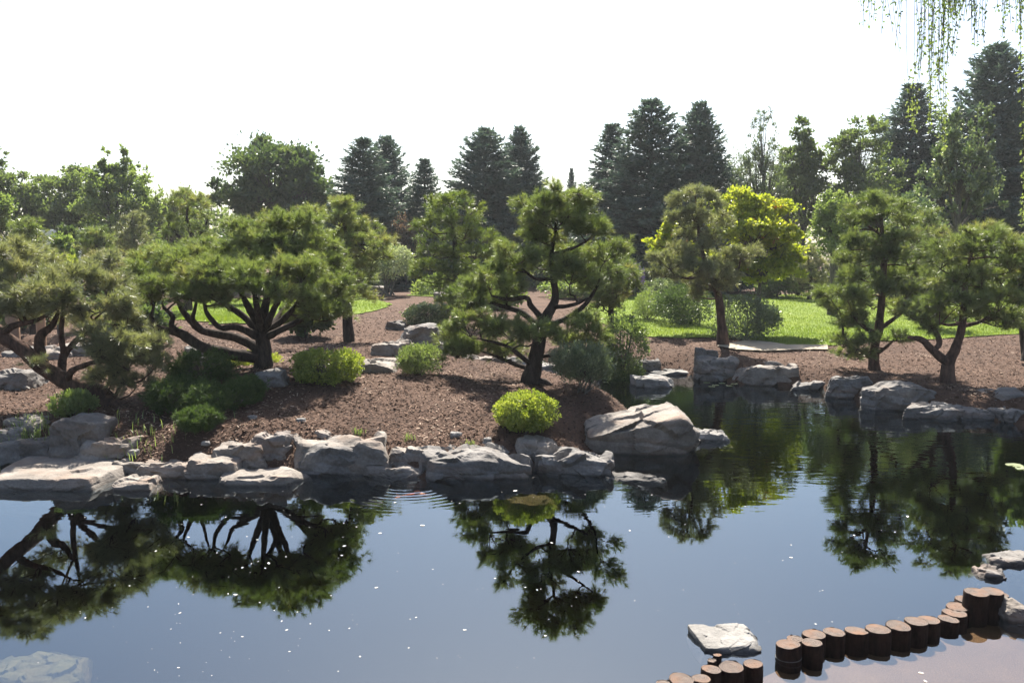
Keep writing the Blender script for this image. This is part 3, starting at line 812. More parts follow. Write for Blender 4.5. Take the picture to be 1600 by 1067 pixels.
pine('forked low pine with bent reddish trunk beside bare mulch and rocks', (1480, 605, 16.7),
     [(1480, 605, 0, .17), (1482, 568, 0, .14), (1494, 542, 0, .115), (1503, 510, 0, .095), (1506, 475, 0, .08), (1509, 435, 0, .06), (1518, 390, 0, .03)],
     [[(1482, 568, 0, .095), (1458, 548, -.1, .08), (1440, 531, -.2, .06), (1420, 527, -.3, .035)], [(1460, 549, -.1, .06), (1468, 536, 0, .055), (1461, 515, .1, .045), (1450, 498, .1, .025)],
      [(1504, 505, 0, .04), (1485, 508, -.2, .03), (1468, 505, -.3, .018)], [(1503, 512, 0, .05), (1530, 503, .1, .035), (1552, 490, .1, .02)]],
     [(1530, 362, 34, 11, 0, .75), (1558, 362, 26, 11, .2, .75), (1500, 372, 32, 16, -.2), (1548, 380, 34, 16, -.3), (1478, 388, 30, 16, .1), (1520, 392, 36, 16, -.5), (1575, 392, 28, 16, .1, .6), (1470, 410, 30, 16, -.2), (1500, 415, 34, 16, .3), (1545, 410, 36, 18, .2), (1580, 415, 20, 16, -.2),
      (1462, 432, 26, 12, .2), (1495, 438, 34, 13, -.4), (1535, 436, 36, 14, -.3), (1565, 435, 28, 15, .3), (1510, 425, 30, 14, .5),
      (1470, 468, 36, 14, -.3), (1438, 475, 30, 13, 0), (1425, 490, 22, 12, .2), (1455, 490, 30, 13, .3), (1500, 470, 36, 13, -.6), (1535, 462, 36, 14, .1), (1562, 475, 34, 16, -.2), (1582, 490, 24, 16, .1), (1545, 492, 34, 12, .3), (1515, 488, 28, 11, -.2), (1448, 508, 26, 10, .1), (1565, 505, 28, 10, -.1), (1490, 490, 24, 10, .4)],
     seed=25, dens=520, nn=32, L=.135, W=.007, tint=.42, bark='bark_red')
# pines further back
FAR = dict(nn=22, L=.17, W=.012, dens=260)
pine('bright green bushy pine standing behind the white flowering shrub', (712, 500, 25.0),
     [(712, 500, 0, .16), (713, 450, 0, .13), (712, 400, 0, .10), (708, 350, 0, .06), (706, 318, 0, .03)], [],
     [(706, 316, 36, 13, 0, .7), (680, 328, 26, 14, .3, .6), (732, 328, 24, 14, -.3, .7), (705, 342, 38, 14, -.4), (672, 352, 24, 12, -.1), (742, 345, 20, 14, .2), (690, 368, 34, 12, .3), (725, 365, 28, 13, -.4), (752, 372, 30, 14, .1, .65), (772, 388, 26, 13, .3, .65), (742, 395, 30, 15, -.4),
      (765, 408, 30, 14, .1, .6), (676, 392, 30, 12, -.2), (705, 400, 30, 13, .4), (670, 415, 26, 12, .2), (700, 425, 36, 14, -.4), (738, 425, 34, 14, .2), (690, 445, 32, 12, .2), (730, 448, 30, 12, -.2), (768, 430, 26, 14, 0), (660, 432, 20, 11, 0), (712, 470, 30, 11, 0), (745, 465, 24, 11, .2)],
     m='pine_bright', seed=31, group='pines further back in the garden', tint=.55, **FAR)
pine('olive pine with brownish tips leaning out behind the umbrella pine', (545, 480, 20.5),
     [(545, 480, 0, .14), (540, 440, 0, .12), (545, 400, 0, .09), (538, 350, 0, .05), (530, 325, 0, .03)], [],
     [(525, 322, 36, 12, 0, .75), (500, 335, 28, 12, .2), (552, 335, 26, 13, -.2, .7), (530, 345, 34, 13, -.4), (575, 355, 28, 14, .1, .8), (545, 365, 34, 15, .3), (595, 372, 24, 15, -.2, .75), (570, 380, 34, 16, -.4, .7), (600, 392, 18, 15, .1, .7), (545, 395, 32, 16, 0), (520, 380, 30, 14, .4), (580, 405, 30, 15, .2), (555, 420, 30, 14, -.2), (525, 410, 26, 14, .2), (540, 440, 30, 13, .1), (565, 440, 22, 11, .1), (545, 460, 34, 13, -.3), (520, 455, 26, 13, .1), (560, 462, 22, 10, .2)],
     seed=33, group='pines further back in the garden', tint=.6, nn=26, L=.15, W=.009, dens=380)
pine('round headed olive pine against pale trees left of the umbrella pine', (292, 425, 29),
     [(290, 425, 0, .16), (292, 400, 0, .12), (300, 375, 0, .09), (292, 340, 0, .05), (295, 315, 0, .03)], [[(297, 385, 0, .06), (275, 365, .2, .05), (262, 345, .2, .025)], [(300, 378, 0, .06), (318, 358, -.2, .05), (325, 340, -.2, .025)]],
     [(292, 308, 26, 10, 0, .85), (272, 325, 22, 11, .2, .7), (312, 322, 24, 12, -.2, .8), (262, 345, 18, 14, -.2), (292, 338, 26, 11, .4), (326, 345, 16, 15, .1), (276, 360, 22, 12, .3), (308, 360, 22, 12, -.4), (328, 372, 14, 14, .2), (262, 372, 16, 11, 0), (282, 385, 24, 10, -.2), (312, 388, 22, 9, .2), (258, 392, 16, 9, .3)],
     seed=35, group='pines further back in the garden', tint=.55, nn=22, L=.17, W=.012, dens=260)
for i, (lb, x, yb, dd, yt, hw, mt) in enumerate([
        ('small brown tipped pine beside the pale board fence', 45, 412, 24, 342, 34, 'pine'),
        ('low dark pine in front of light birch by the fence', 150, 425, 31, 352, 36, 'pine'),
        ('thin grey pine in front of the light green birch', 208, 425, 33, 328, 32, 'pine_grey'),
        ('little grey green pine behind the leaning old pine', 165, 440, 24, 395, 42, 'pine_grey'),
        ('dull brown green pine between the two pines on the mulch bank', 1445, 455, 27, 325, 38, 'pine'),
        ('small pine with short trunk behind the leafy shrub by the pond inlet', 953, 505, 21.5, 392, 58, 'pine'),
        ('dwarf bright pine shrub below the bushy green pine', 722, 502, 22.5, 445, 34, 'pine_bright'),
        ('squat grey pine at the far edge of lawn beyond the maple', 1265, 465, 36, 385, 34, 'pine_grey'),
        ('squat green pine beside the clipped hedge balls', 1330, 462, 34, 385, 30, 'pine')]):
    rng = np.random.default_rng(60 + i)
    pads = []
    H = yb - yt
    npd = 15
    for k in range(npd):
        t = (k + .5) / npd
        y = yt + H * (.08 + .72 * t)
        rr = hw * (.35 + .65 * math.sin(min(1, t * 1.25) * math.pi / 2)) if i != 5 else hw * (.5 + .4 * math.sin(t * math.pi))
        a = k * 2.4
        pads.append((x + math.cos(a) * rr * .55, y, hw * .5, H * .10, math.sin(a) * rr * .55 * dd / F, .5 + .2 * rng.normal()))
    pine(lb, (x, yb, dd), [(x, yb, 0, .11), (x + 2, yb - H * .4, 0, .08), (x - 2, yb - H * .75, 0, .05), (x, yt + 6, 0, .02)], [], pads, m=mt, seed=70 + i,
         group='pines further back in the garden', nn=20, L=.17, W=.0125, dens=230)

# ------------------------------------------------------------------ spruces
def spruce_mesh(seed, H=11.0, R=3.0, ex=.66, dr=-12, gap=0.0):
    rng = np.random.default_rng(seed)
    st, sf = Soup(), Soup()
    tube(st, [(0, 0, -.3, .24), (0, 0, H * .5, .15), (0, 0, H * .98, .02)], 7, 4, .05, seed)
    lev = 42
    A, B, C_, D_, T_ = [], [], [], [], []
    for l in range(lev):
        t = ((l + rng.uniform(-.3, .3)) / lev)
        t = min(max(t, 0.0), .992)
        z = .35 + t * (H - .4)
        prof = (1 - t) ** ex * (1 + gap * math.sin(t * 23 + seed)) * min(1, (1 - t) / .1) ** .5
        nb = int(6 + 10 * (1 - t))
        a0 = rng.uniform(0, 6.28)
        for b in range(nb):
            if rng.uniform() < .05: continue
            az = a0 + b * 2 * math.pi / nb + rng.normal(0, .16)
            Lb = max(.18, R * prof * rng.uniform(.78, 1.1) + .06 * rng.normal())
            el = math.radians(dr + 52 * t ** 1.5 + rng.normal(0, 5))
            d0 = np.array([math.cos(az) * math.cos(el), math.sin(az) * math.cos(el), math.sin(el)])
            o = np.array([0, 0, z])
            k = max(4, int(Lb * 6.5))
            ss = np.linspace(.22, 1, k) if Lb > .8 else np.linspace(.05, 1, k)
            pts = o + d0 * (ss[:, None] * Lb) + np.array([0, 0, 1.0]) * ((ss ** 2)[:, None] * Lb * .13 - (ss * (1 - ss))[:, None] * Lb * .12)
            A.append(o); B.append(pts[-1])
            side = np.cross(d0, [0, 0, 1.0]); side /= np.linalg.norm(side) + 1e-9
            tb = np.clip(rng.normal(.5, .2), 0, 1)
            for sgn in (-1, 1, 0):
                dirs = norm(d0[None] * .8 + side[None] * sgn * .85 + rng.normal(0, .18, (k, 3)) + np.array([0, 0, -.05]))
                ln = (.16 + .34 * (1 - ss) * min(1, Lb / 1.5) + .05)[:, None] if sgn else np.full((k, 1), .2)
                C_.append(pts); D_.append(dirs * ln); T_.append(np.full(k, tb))
    twigs(st, np.array(A), np.array(B), .022, .006)
    C_, D_, T_ = np.concatenate(C_), np.concatenate(D_), np.concatenate(T_)
    n = len(C_)
    for u, sc in ((.2, .85), (.6, .85), (1.0, .7)):
        b = C_ + D_ * u
        dv = norm(D_) * .19 * sc + rng.normal(0, .085, (n, 3))
        w = norm(np.cross(dv, rng.normal(size=(n, 3)))) * .056
        sf.add(np.stack([b - w, b + w, b + dv], 1).reshape(-1, 3), np.arange(n * 3).reshape(-1, 3), None, np.repeat(np.clip(T_ + rng.normal(0, .18, n), 0, 1), 3))
    return st.mesh('trunk', M['bark']), sf.mesh('crown', M['spruce'])
SPR = [spruce_mesh(100, ex=.66), spruce_mesh(101, ex=.58, dr=-4, gap=.05), spruce_mesh(102, ex=.78, dr=-20, gap=.08), spruce_mesh(103, ex=.7, dr=2, gap=.10)]
def spruce(label, x, yt, dd, hw, var, rot):
    top = P(x, yt, dd)
    z0 = zt1(top[0], dd)
    H = top[2] - z0
    o = empty('spruce_tree', (top[0], dd, z0), label, 'spruce tree', 'dark spruces along the back of the garden')
    o.rotation_euler.z = rot
    Rm = hw * 1.36 * dd / F
    o.scale = (Rm / 3.0, Rm / 3.0, H / 11.0)
    link('trunk', SPR[var][0], o); link('crown', SPR[var][1], o)
spruce('broad blue spruce with blunt top beside the round dark tree', 567, 215, 43, 66, 0, .3)
spruce('darker spruce peeping from behind the blunt topped blue spruce', 604, 214, 47, 50, 1, 1.3)
spruce('short pointed spruce alone in the gap above the copper shrub', 663, 247, 44, 46, 2, 2.0)
spruce('bushy blue spruce joined to the narrow one with sky behind', 757, 202, 45, 68, 1, 4.0)
spruce('narrower dark spruce with ragged tip behind the tall tiered pine', 812, 200, 47, 58, 3, 2.2)
spruce('leftmost spruce of the tallest dark trio behind the lawn', 957, 192, 46, 62, 2, 5.0)
spruce('tallest pointed spruce in the middle of the dark trio', 1018, 154, 43, 84, 0, 3.6)
spruce('rightmost spruce of the dark trio beside the bare larch', 1094, 162, 44, 74, 3, .9)
spruce('tiny thin spruce tip showing between the tiered pine and dark trio', 893, 262, 60, 15, 2, 1.0)
spruce('dark spruce behind the hanging birch twigs', 1428, 130, 46, 82, 2, 2.9)
spruce('very tall blue spruce above the pale leafy sapling', 1560, 72, 44, 88, 1, 5.5)
spruce('dark spruce filling the gap behind the very tall blue spruce', 1640, 120, 50, 80, 0, 1.5)
spruce('shaded spruce low behind the tall tiered pine', 880, 300, 50, 60, 1, 1.9)

# ------------------------------------------------------------------ broadleaf trees and shrubs
def cloud(sf, st, root, c, r, rng, ncl, nleaf, L, W, up=.3, clr=.3, tint=.5, tsd=.2, shoots=0):
    u = norm(rng.normal(size=(ncl, 3)))
    rad = rng.uniform(.15, 1, (ncl, 1)) ** .5
    cc = c + u * rad * r * (1 - clr * .45)
    if st is not None:
        twigs(st, np.repeat(root[None], ncl, 0) + (cc - root) * .15, cc, .03 * r.max() ** .5 * .6, .006)
    per = max(4, nleaf // ncl)
    v = norm(rng.normal(size=(ncl * per, 3)))
    v[:, 2] += up * .4
    rr = clr * r * np.array([1.15, 1.15, .75]) * rng.uniform(.6, 1.5, (ncl, 1))
    off = v * (np.abs(rng.normal(.55, .38, (ncl * per, 1)))) * np.repeat(rr, per, 0) * 1.1
    pos = np.repeat(cc, per, 0) + off
    ax = norm(v) + rng.normal(0, .5, pos.shape) + np.array([0, 0, up])
    t = np.clip(np.repeat(rng.normal(tint, tsd, ncl), per) + rng.normal(0, .17, ncl * per), 0, 1)
    leaf_quads(sf, pos, ax, L, W, rng, t)
    if shoots:
        a = c + norm(rng.normal(size=(shoots, 3)) * [1, 1, .3] + [0, 0, .9]) * r * .85
        h = rng.uniform(.25, .6, (shoots, 1)) * r[2] * .55
        b = a + np.c_[rng.normal(0, .12, (shoots, 2)), np.ones(shoots)] * h
        twigs(st, a, b, .012, .004)
        k = 16
        tt = rng.uniform(0, 1.05, (shoots * k, 1))
        pos = np.repeat(a, k, 0) + np.repeat(b - a, k, 0) * tt
        leaf_quads(sf, pos, rng.normal(0, 1, pos.shape) + [0, 0, .7], L, W, rng, np.clip(rng.normal(tint + .15, .15, shoots * k), 0, 1))

def broadleaf(label, x, yt, yb, dd, hw, m, name='leafy_tree', cat='tree', group='broadleaf trees behind the garden', ncl=40, nleaf=9000, L=.16, W=.10, seed=1, clr=.3, bark='bark_grey',
              trunk_r=.16, shoots=0, tint=.5, tsd=.2, lobes=None, up=.3):
    """crown between yt and yb, trunk to the ground; lobes: (x, y, hw, hh, w) replace the single ellipsoid"""
    rng = np.random.default_rng(seed)
    k = dd / F
    c = P(x, (yt + yb) / 2, dd)
    z0 = zt1(c[0], dd)
    g0 = np.array([c[0], dd, z0])
    root = empty(name, g0, label, cat, group)
    st, sf = Soup(), Soup()
    lob = lobes or [(x, (yt + yb) / 2, hw, (yb - yt) / 2, 0)]
    low = P(x, yb, dd)
    fork = np.array([c[0], dd, max(z0 + .3, low[2] + .1)])
    tw = Soup()
    tube(tw, [(*(g0 - [0, 0, .2]), trunk_r * 1.2), (*((g0 + fork) / 2 + rng.normal(0, .05, 3)), trunk_r), (*fork, trunk_r * .75), (c[0] + .1, dd, c[2], trunk_r * .4)], 9, 5, .12, seed)
    area = sum(l[2] * l[3] for l in lob)
    for l in lob:
        lc = P(l[0], l[1], dd + l[4])
        r = np.array([l[2] * k, l[2] * k * .9, l[3] * k]) * 1.12
        f = l[2] * l[3] / area
        if lobes:
            tube(tw, [(*fork, trunk_r * .5), (*((fork + lc) / 2 + rng.normal(0, .12, 3)), trunk_r * .3), (*lc, trunk_r * .12)], 6, 4, .1, seed)
        cloud(sf, st, fork * .4 + lc * .6, lc, r, rng, max(8, int(ncl * 1.7 * f)), int(nleaf * .92 * f), L * .95, W * .95, up, clr * .85, tint, tsd, int(shoots * f))
    t = link('trunk', tw.mesh('trunk', M[bark], g0, True), root)
    link('branches', st.mesh('branches', M[bark], g0), t)
    link('crown', sf.mesh('crown', M[m], g0), root)
    return root

broadleaf('large round dark green tree left of the blue spruces', 425, 217, 360, 46, 88, 'leaf_dark', ncl=90, nleaf=22000, L=.26, W=.17, seed=2, clr=.22, trunk_r=.25,
          lobes=[(425, 285, 80, 62, 0), (375, 310, 45, 45, .5), (480, 300, 42, 50, -.5), (415, 240, 42, 22, 0), (455, 245, 30, 25, .6), (500, 320, 22, 35, .5)])
broadleaf('airy light green birch with ragged spire left of the olive pine', 178, 226, 400, 44, 62, 'leaf_light', ncl=120, nleaf=17000, L=.2, W=.12, seed=3, clr=.17, shoots=60, trunk_r=.09,
          lobes=[(180, 330, 58, 48, 0), (170, 252, 12, 32, 0), (182, 285, 22, 30, .2), (160, 278, 14, 26, -.2), (210, 295, 30, 36, .4), (150, 305, 30, 36, -.4), (235, 335, 24, 44, .3), (195, 255, 10, 26, 0), (185, 380, 60, 30, 0)])
broadleaf('flat topped leafy tree beside the airy birch', 105, 258, 400, 47, 52, 'leaf_mid', ncl=90, nleaf=14000, L=.2, W=.13, seed=4, clr=.22, trunk_r=.1,
          lobes=[(105, 278, 46, 20, 0), (80, 305, 36, 30, .5), (130, 315, 44, 36, -.5), (105, 350, 52, 34, 0), (90, 385, 50, 26, 0)])
broadleaf('darker leafy tree at the far end of the pale fence', 25, 240, 400, 45, 62, 'leaf_mid', ncl=90, nleaf=15000, L=.2, W=.13, seed=5, clr=.2, tint=.4, shoots=16, trunk_r=.1,
          lobes=[(2, 262, 26, 34, 0), (25, 310, 50, 38, 0), (60, 330, 40, 36, .5), (-20, 320, 50, 50, 0), (30, 370, 60, 34, 0)])
broadleaf('bright green bush glimpsed above the leaning old pine', -5, 300, 365, 34, 22, 'leaf_light', name='leafy_bush', cat='bush', ncl=30, nleaf=3500, L=.15, W=.1, seed=6, clr=.3)
broadleaf('small distant tree tops above the round headed olive pine', 300, 294, 370, 62, 30, 'leaf_mid', ncl=30, nleaf=4000, L=.25, W=.16, seed=7, clr=.3)
broadleaf('low mixed green tree between birch and round dark tree', 265, 312, 385, 52, 42, 'leaf_mid', ncl=40, nleaf=6000, L=.22, W=.14, seed=8, clr=.25)
broadleaf('sparse grey larch with upright bare twigs beside the dark spruces', 1192, 176, 360, 42, 32, 'leaf_grey', name='larch_tree', ncl=90, nleaf=5200, L=.15, W=.05, seed=9, clr=.13, shoots=60, up=1.2, tint=.25,
          lobes=[(1192, 225, 22, 45, 0), (1180, 280, 26, 50, .3), (1205, 290, 26, 55, -.3), (1160, 290, 18, 40, 0)])
broadleaf('loose green tree with sky gaps right of the larch', 1258, 183, 370, 45, 44, 'leaf_mid', ncl=60, nleaf=8500, L=.2, W=.12, seed=10, clr=.19, tint=.35,
          lobes=[(1252, 215, 28, 30, 0), (1275, 250, 30, 28, .4), (1240, 270, 36, 36, 0), (1275, 310, 36, 40, -.4)])
broadleaf('green feathery tree in front of the spruce behind hanging birch', 1345, 178, 380, 43, 50, 'leaf_mid', ncl=70, nleaf=10000, L=.2, W=.12, seed=11, clr=.19, tint=.4,
          lobes=[(1345, 215, 38, 36, 0), (1315, 250, 36, 34, .4), (1360, 280, 44, 50, 0), (1320, 320, 40, 44, -.3)])
broadleaf('pale upright leafy sapling in front of the very tall blue spruce', 1500, 165, 370, 33, 55, 'leaf_white', ncl=90, nleaf=10000, L=.15, W=.10, seed=13, clr=.15, shoots=70, up=.8, tint=.3, tsd=.14,
          lobes=[(1500, 270, 44, 60, 0), (1535, 225, 18, 55, .2), (1480, 230, 28, 55, -.3), (1460, 300, 28, 46, .3), (1530, 310, 34, 46, 0)])
broadleaf('bright lime sapling between the maple and dark upright pine', 1305, 305, 400, 30, 34, 'leaf_light', name='leafy_bush', cat='bush', ncl=50, nleaf=5000, L=.13, W=.09, seed=14, clr=.2, tint=.6, shoots=16)
broadleaf('white edged leafy bush behind the dark upright pine', 1420, 300, 420, 31, 42, 'leaf_white', name='leafy_bush', cat='bush', ncl=50, nleaf=5000, L=.13, W=.09, seed=15, clr=.2, tint=.35)
broadleaf('loose green tree filling the gap behind the maple', 1225, 250, 420, 52, 46, 'leaf_mid', ncl=60, nleaf=7000, L=.22, W=.14, seed=91, clr=.22, tint=.35, trunk_r=.08)
broadleaf('dark leafy tree between the lime sapling and hanging birch', 1395, 215, 420, 50, 50, 'leaf_dark', ncl=60, nleaf=7000, L=.22, W=.14, seed=92, clr=.22, tint=.45, trunk_r=.08)
broadleaf('grey green conifer like tree beside the rightmost dark spruce', 1150, 255, 420, 47, 30, 'leaf_grey', ncl=60, nleaf=5000, L=.2, W=.06, seed=93, clr=.2, tint=.25, trunk_r=.08, shoots=20, up=1.0)
broadleaf('vivid yellow green maple with red leaf tips behind the slender pine', 1190, 292, 445, 25, 62, 'maple', name='maple_tree', group=None, ncl=150, nleaf=19000, L=.12, W=.095, seed=16, clr=.24, tint=.45, tsd=.14, trunk_r=.07,
          lobes=[(1150, 318, 40, 24, 0), (1195, 325, 44, 24, .2), (1165, 352, 48, 24, -.4), (1215, 362, 40, 26, 0), (1185, 392, 54, 24, .3), (1230, 400, 26, 28, .2), (1033, 385, 22, 20, .3), (1046, 352, 14, 18, .2), (1205, 425, 46, 18, 0), (1080, 400, 34, 24, .5), (1150, 415, 34, 20, .6)])
broadleaf('copper leaved shrub below the short pointed spruce', 632, 340, 425, 42, 36, 'leaf_red', name='copper_shrub', cat='shrub', group=None, trunk_r=.04, ncl=50, nleaf=5000, L=.13, W=.08, seed=17, clr=.2)
# fillers in the middle distance
hedge = [(95, 372, 430, 30, 20, 'leaf_light', 'pale bush below the fence beside the small brown tipped pine', 'leaf_light'),
         (105, 352, 405, 37, 14, 'leaf_dark', 'narrow dark conical yew beside the pale board fence', ''),
         (86, 398, 430, 23, 26, 'leaf_yellow', 'golden leaved shrub behind the leaning old pine', ''),
         (245, 385, 445, 30, 40, 'leaf_mid', 'mid green shrub below the round headed olive pine', ''),
         (400, 345, 440, 33, 60, 'leaf_dark', 'dark shrub mass hidden behind the umbrella pine', ''),
         (640, 385, 455, 47, 90, 'leaf_dark', 'dark green shrub behind the white flowering shrub', ''),
         (860, 380, 460, 44, 80, 'leaf_mid', 'green shrub seen through the tiered pine', ''),
         (985, 395, 468, 41, 70, 'leaf_mid', 'green shrub at the foot of the spruce trio', ''),
         (1090, 400, 470, 38, 60, 'leaf_dark', 'dark shrub under the maple at the lawn edge', ''),
         (1215, 412, 468, 38, 40, 'leaf_mid', 'loose green shrub under the maple at the end of lawn', ''),
         (1400, 395, 468, 38, 80, 'leaf_mid', 'long green shrub along the far edge of lawn', ''),
         (1540, 385, 468, 37, 80, 'leaf_mid', 'leafy green shrub behind the forked low pine', ''),
         (735, 425, 462, 38, 60, 'leaf_mid', 'spreading green shrub on the far bed behind the dwarf pine', ''),
         (560, 420, 462, 40, 50, 'leaf_mid', 'green shrub beside the white flowering shrub', ''),
         (470, 420, 470, 38, 60, 'leaf_dark', 'dark green shrub beyond the oval of grass', ''),
         (330, 410, 470, 38, 70, 'leaf_mid', 'spreading shrub beyond the grass behind the umbrella pine', ''),
         (1480, 400, 466, 39, 60, 'leaf_light', 'light green shrub between the two right hand pines at lawn end', ''),
         (1345, 418, 466, 38, 40, 'leaf_light', 'pale green shrub next to the clipped hedge balls', ''),
         (900, 425, 470, 38, 50, 'leaf_light', 'light green shrub behind the small short trunked pine', ''),
         (215, 478, 540, 19.5, 44, 'leaf_dark', 'dark shrub between the leaning pine and umbrella pine limbs', ''),
         (480, 468, 520, 21, 36, 'leaf_dark', 'dark low shrub behind the right limbs of the umbrella pine', ''),
         (200, 440, 510, 26, 50, 'leaf_dark', 'dark shrub behind the umbrella pine limbs', ''),
         (40, 440, 520, 27, 60, 'leaf_dark', 'shadowy shrub behind the leaning old pine', ''),
         (775, 440, 500, 32, 40, 'leaf_light', 'light green shrub beside the bushy green pine', '')]
for i, (x, yt, yb, dd, hw, m, lb, _) in enumerate(hedge):
    broadleaf(lb, x, yt, yb, dd, hw, m, name='background_shrub', cat='shrub', group='shrubs in the middle distance', ncl=40, nleaf=4200, L=.15, W=.10, seed=40 + i, clr=.24, trunk_r=.04, tint=.45)

def shrub(label, x, yt, yb, hw, m, n=6000, L=.05, W=.028, depth=None, seed=1, dd=None, ncl=70, clr=.2, up=.5, tint=.5, stems=7, name='bush', cat='bush', group=None, boxy=1.0, tsd=.16, bottom=0.0, spray=None, shoots=16):
    """a leafy mound: leaves on a lumpy shell and inside, on visible stems from the ground"""
    rng = np.random.default_rng(seed)
    g0 = G(x, yb) if dd is None else P(x, yb, dd)
    dd = g0[1]
    if depth:
        g0 = g0 + np.array([0, depth * .35, 0])
    z0 = zt1(g0[0], g0[1]); g0[2] = z0
    k = g0[1] / F
    rx = hw * k
    top = P(x, yt, g0[1])[2]
    H = top - z0
    ry = depth * .5 if depth else rx * .9
    root = empty(name, g0, label, cat, group)
    st, sf = Soup(), Soup()
    c = g0 + np.array([0, 0, H * (.5 + bottom * .5)])
    rz = H * (.5 - bottom * .5)
    r = np.array([rx, ry, rz])
    u = norm(rng.normal(size=(ncl, 3)))
    u = np.sign(u) * np.abs(u) ** (1 / boxy)
    u = u / np.maximum(1, np.linalg.norm(u * [1, 1, 1], axis=1, keepdims=True)) if boxy == 1 else u / (np.sum(np.abs(u) ** (2 * boxy), 1, keepdims=True) ** (1 / (2 * boxy)))
    cc = c + u * r * rng.uniform(.55, .86, (ncl, 1))
    for i in range(stems):
        a = g0 + np.array([rng.normal(0, .12 * rx), rng.normal(0, .12 * ry), -.05])
        b = cc[rng.integers(ncl)]
        m_ = (a + b) / 2 + rng.normal(0, .06 * rx, 3)
        tube(st, [(*a, .018 * max(.6, H)), (*m_, .013 * max(.6, H)), (*b, .006)], 5, 4, .1, seed + i)
    twigs(st, np.repeat((c - [0, 0, rz * .6])[None], ncl, 0), cc, .007, .003)
    per = n // ncl
    v = norm(rng.normal(size=(ncl * per, 3)) + np.repeat(u, per, 0) * .5)
    rr = clr * np.array([rx, ry, rz]).mean() * rng.uniform(.7, 1.25, (ncl, 1))
    pos = np.repeat(cc, per, 0) + v * np.repeat(rr, per, 0) * rng.uniform(.2, 1.05, (ncl * per, 1)) ** .7
    pos[:, 2] = np.maximum(pos[:, 2], zt(pos[:, 0], pos[:, 1]) + .01)
    ax = v + rng.normal(0, .45, pos.shape) + np.array([0, 0, up])
    t = np.clip(np.repeat(rng.normal(tint, tsd, ncl), per) + rng.normal(0, .15, ncl * per), 0, 1)
    if spray:
        needle_tufts(sf, pos, norm(ax), spray, L, W, rng, .6, t)
    else:
        leaf_quads(sf, pos, ax, L, W, rng, t)
    if shoots and not spray:
        us = norm(rng.normal(size=(shoots, 3)) + [0, 0, .7])
        a_ = c + us * r * .8
        b_ = c + us * r * rng.uniform(1.02, 1.2, (shoots, 1)) + np.c_[rng.normal(0, .03, (shoots, 2)), rng.uniform(0, .06, shoots)]
        twigs(st, a_, b_, .004, .002)
        kk = 12
        pp = np.repeat(a_, kk, 0) + np.repeat(b_ - a_, kk, 0) * rng.uniform(.1, 1.05, (shoots * kk, 1))
        leaf_quads(sf, pp, rng.normal(size=pp.shape) + np.repeat(us, kk, 0), L, W, rng, np.clip(rng.normal(tint + .1, .15, shoots * kk), 0, 1))
    link('stems', st.mesh('stems', M['bark_grey'], g0, True), root)
    link('foliage', sf.mesh('foliage', M[m], g0), root)
    return root
shrub('round clipped yellow green bush between the tiered pine and shore rocks', 822, 611, 694, 56, 'leaf_yellow', 12000, .040, .026, depth=1.15, seed=1, ncl=330, clr=.14, shoots=5, tint=.6, name='clipped_bush')
shrub('wide clipped yellow green bush beside the umbrella pine trunk', 503, 546, 607, 62, 'leaf_yellow', 11000, .043, .027, depth=1.2, seed=2, ncl=320, clr=.14, shoots=5, tint=.55, boxy=1.3, name='clipped_bush')
shrub('small clipped yellow bush showing behind the umbrella pine trunk', 392, 556, 590, 52, 'leaf_yellow', 4000, .045, .027, dd=15.6, seed=3, ncl=90, clr=.22, tint=.75, name='clipped_bush')
shrub('small vivid green bush under the leaning old pine', 100, 613, 664, 36, 'leaf_light', 5000, .045, .02, depth=.8, seed=4, ncl=90, clr=.22, tint=.5, up=.9)
for k, (x, yt, yb, hw, dp, lb) in enumerate([(300, 548, 612, 66, 1.3, 'dark sprawling juniper in shade under the umbrella pine limbs'), (255, 590, 655, 48, 1.2, 'dark juniper mat between the leaning pine foot and the sprawling juniper'),
                                    (325, 596, 655, 54, 1.2, 'dark green juniper mat below the sprawling juniper'), (300, 640, 694, 40, .9, 'low juniper tongue spilling down toward the shore stones'), (375, 590, 640, 34, .9, 'feathery paler juniper beside the umbrella pine foot stone')]):
    shrub(lb, x, yt, yb, hw, 'juniper', 1500, .085, .012, depth=dp, seed=5 + k, ncl=90, clr=.27, tint=.45 + .08 * k, name='juniper', cat='juniper', spray=8, group='junipers under the umbrella pine')
shrub('spreading green yew beside a flat rock above the mulch mound', 655, 540, 590, 44, 'leaf_mid', 5500, .05, .018, depth=1.1, seed=8, ncl=110, clr=.22, tint=.65, name='yew_bush', up=.9)
shrub('white edged rounded bush behind the pointed grey rock', 668, 475, 515, 42, 'leaf_white', 5000, .06, .036, depth=1.3, seed=9, ncl=110, clr=.22, tint=.5, boxy=1.2)
shrub('glossy bright topped shrub beside the pond inlet rocks', 975, 484, 558, 37, 'leaf_light', 6000, .07, .04, dd=20.0, seed=10, ncl=100, clr=.25, tint=.45, boxy=1.15, name='leafy_shrub', cat='shrub')
shrub('grey green willowy shrub with bare stems beside the big shore boulder', 908, 540, 645, 50, 'leaf_grey', 7000, .065, .02, dd=14.6, seed=11, ncl=52, clr=.36, tint=.5, bottom=.2, stems=12, up=1.4, shoots=46, name='leafy_shrub', cat='shrub')
shrub('white flowering shrub with open branching stems on the far bed', 605, 383, 462, 46, 'leaf_white', 5200, .10, .06, seed=12, ncl=90, clr=.24, tint=.68, bottom=.35, stems=13, name='flowering_shrub', cat='shrub')
shrub('low leafy perennials edging the far grass strip', 680, 436, 462, 40, 'leaf_light', 2200, .14, .07, seed=13, ncl=40, clr=.35, tint=.7, name='perennial_plant', cat='plant', depth=2.0)
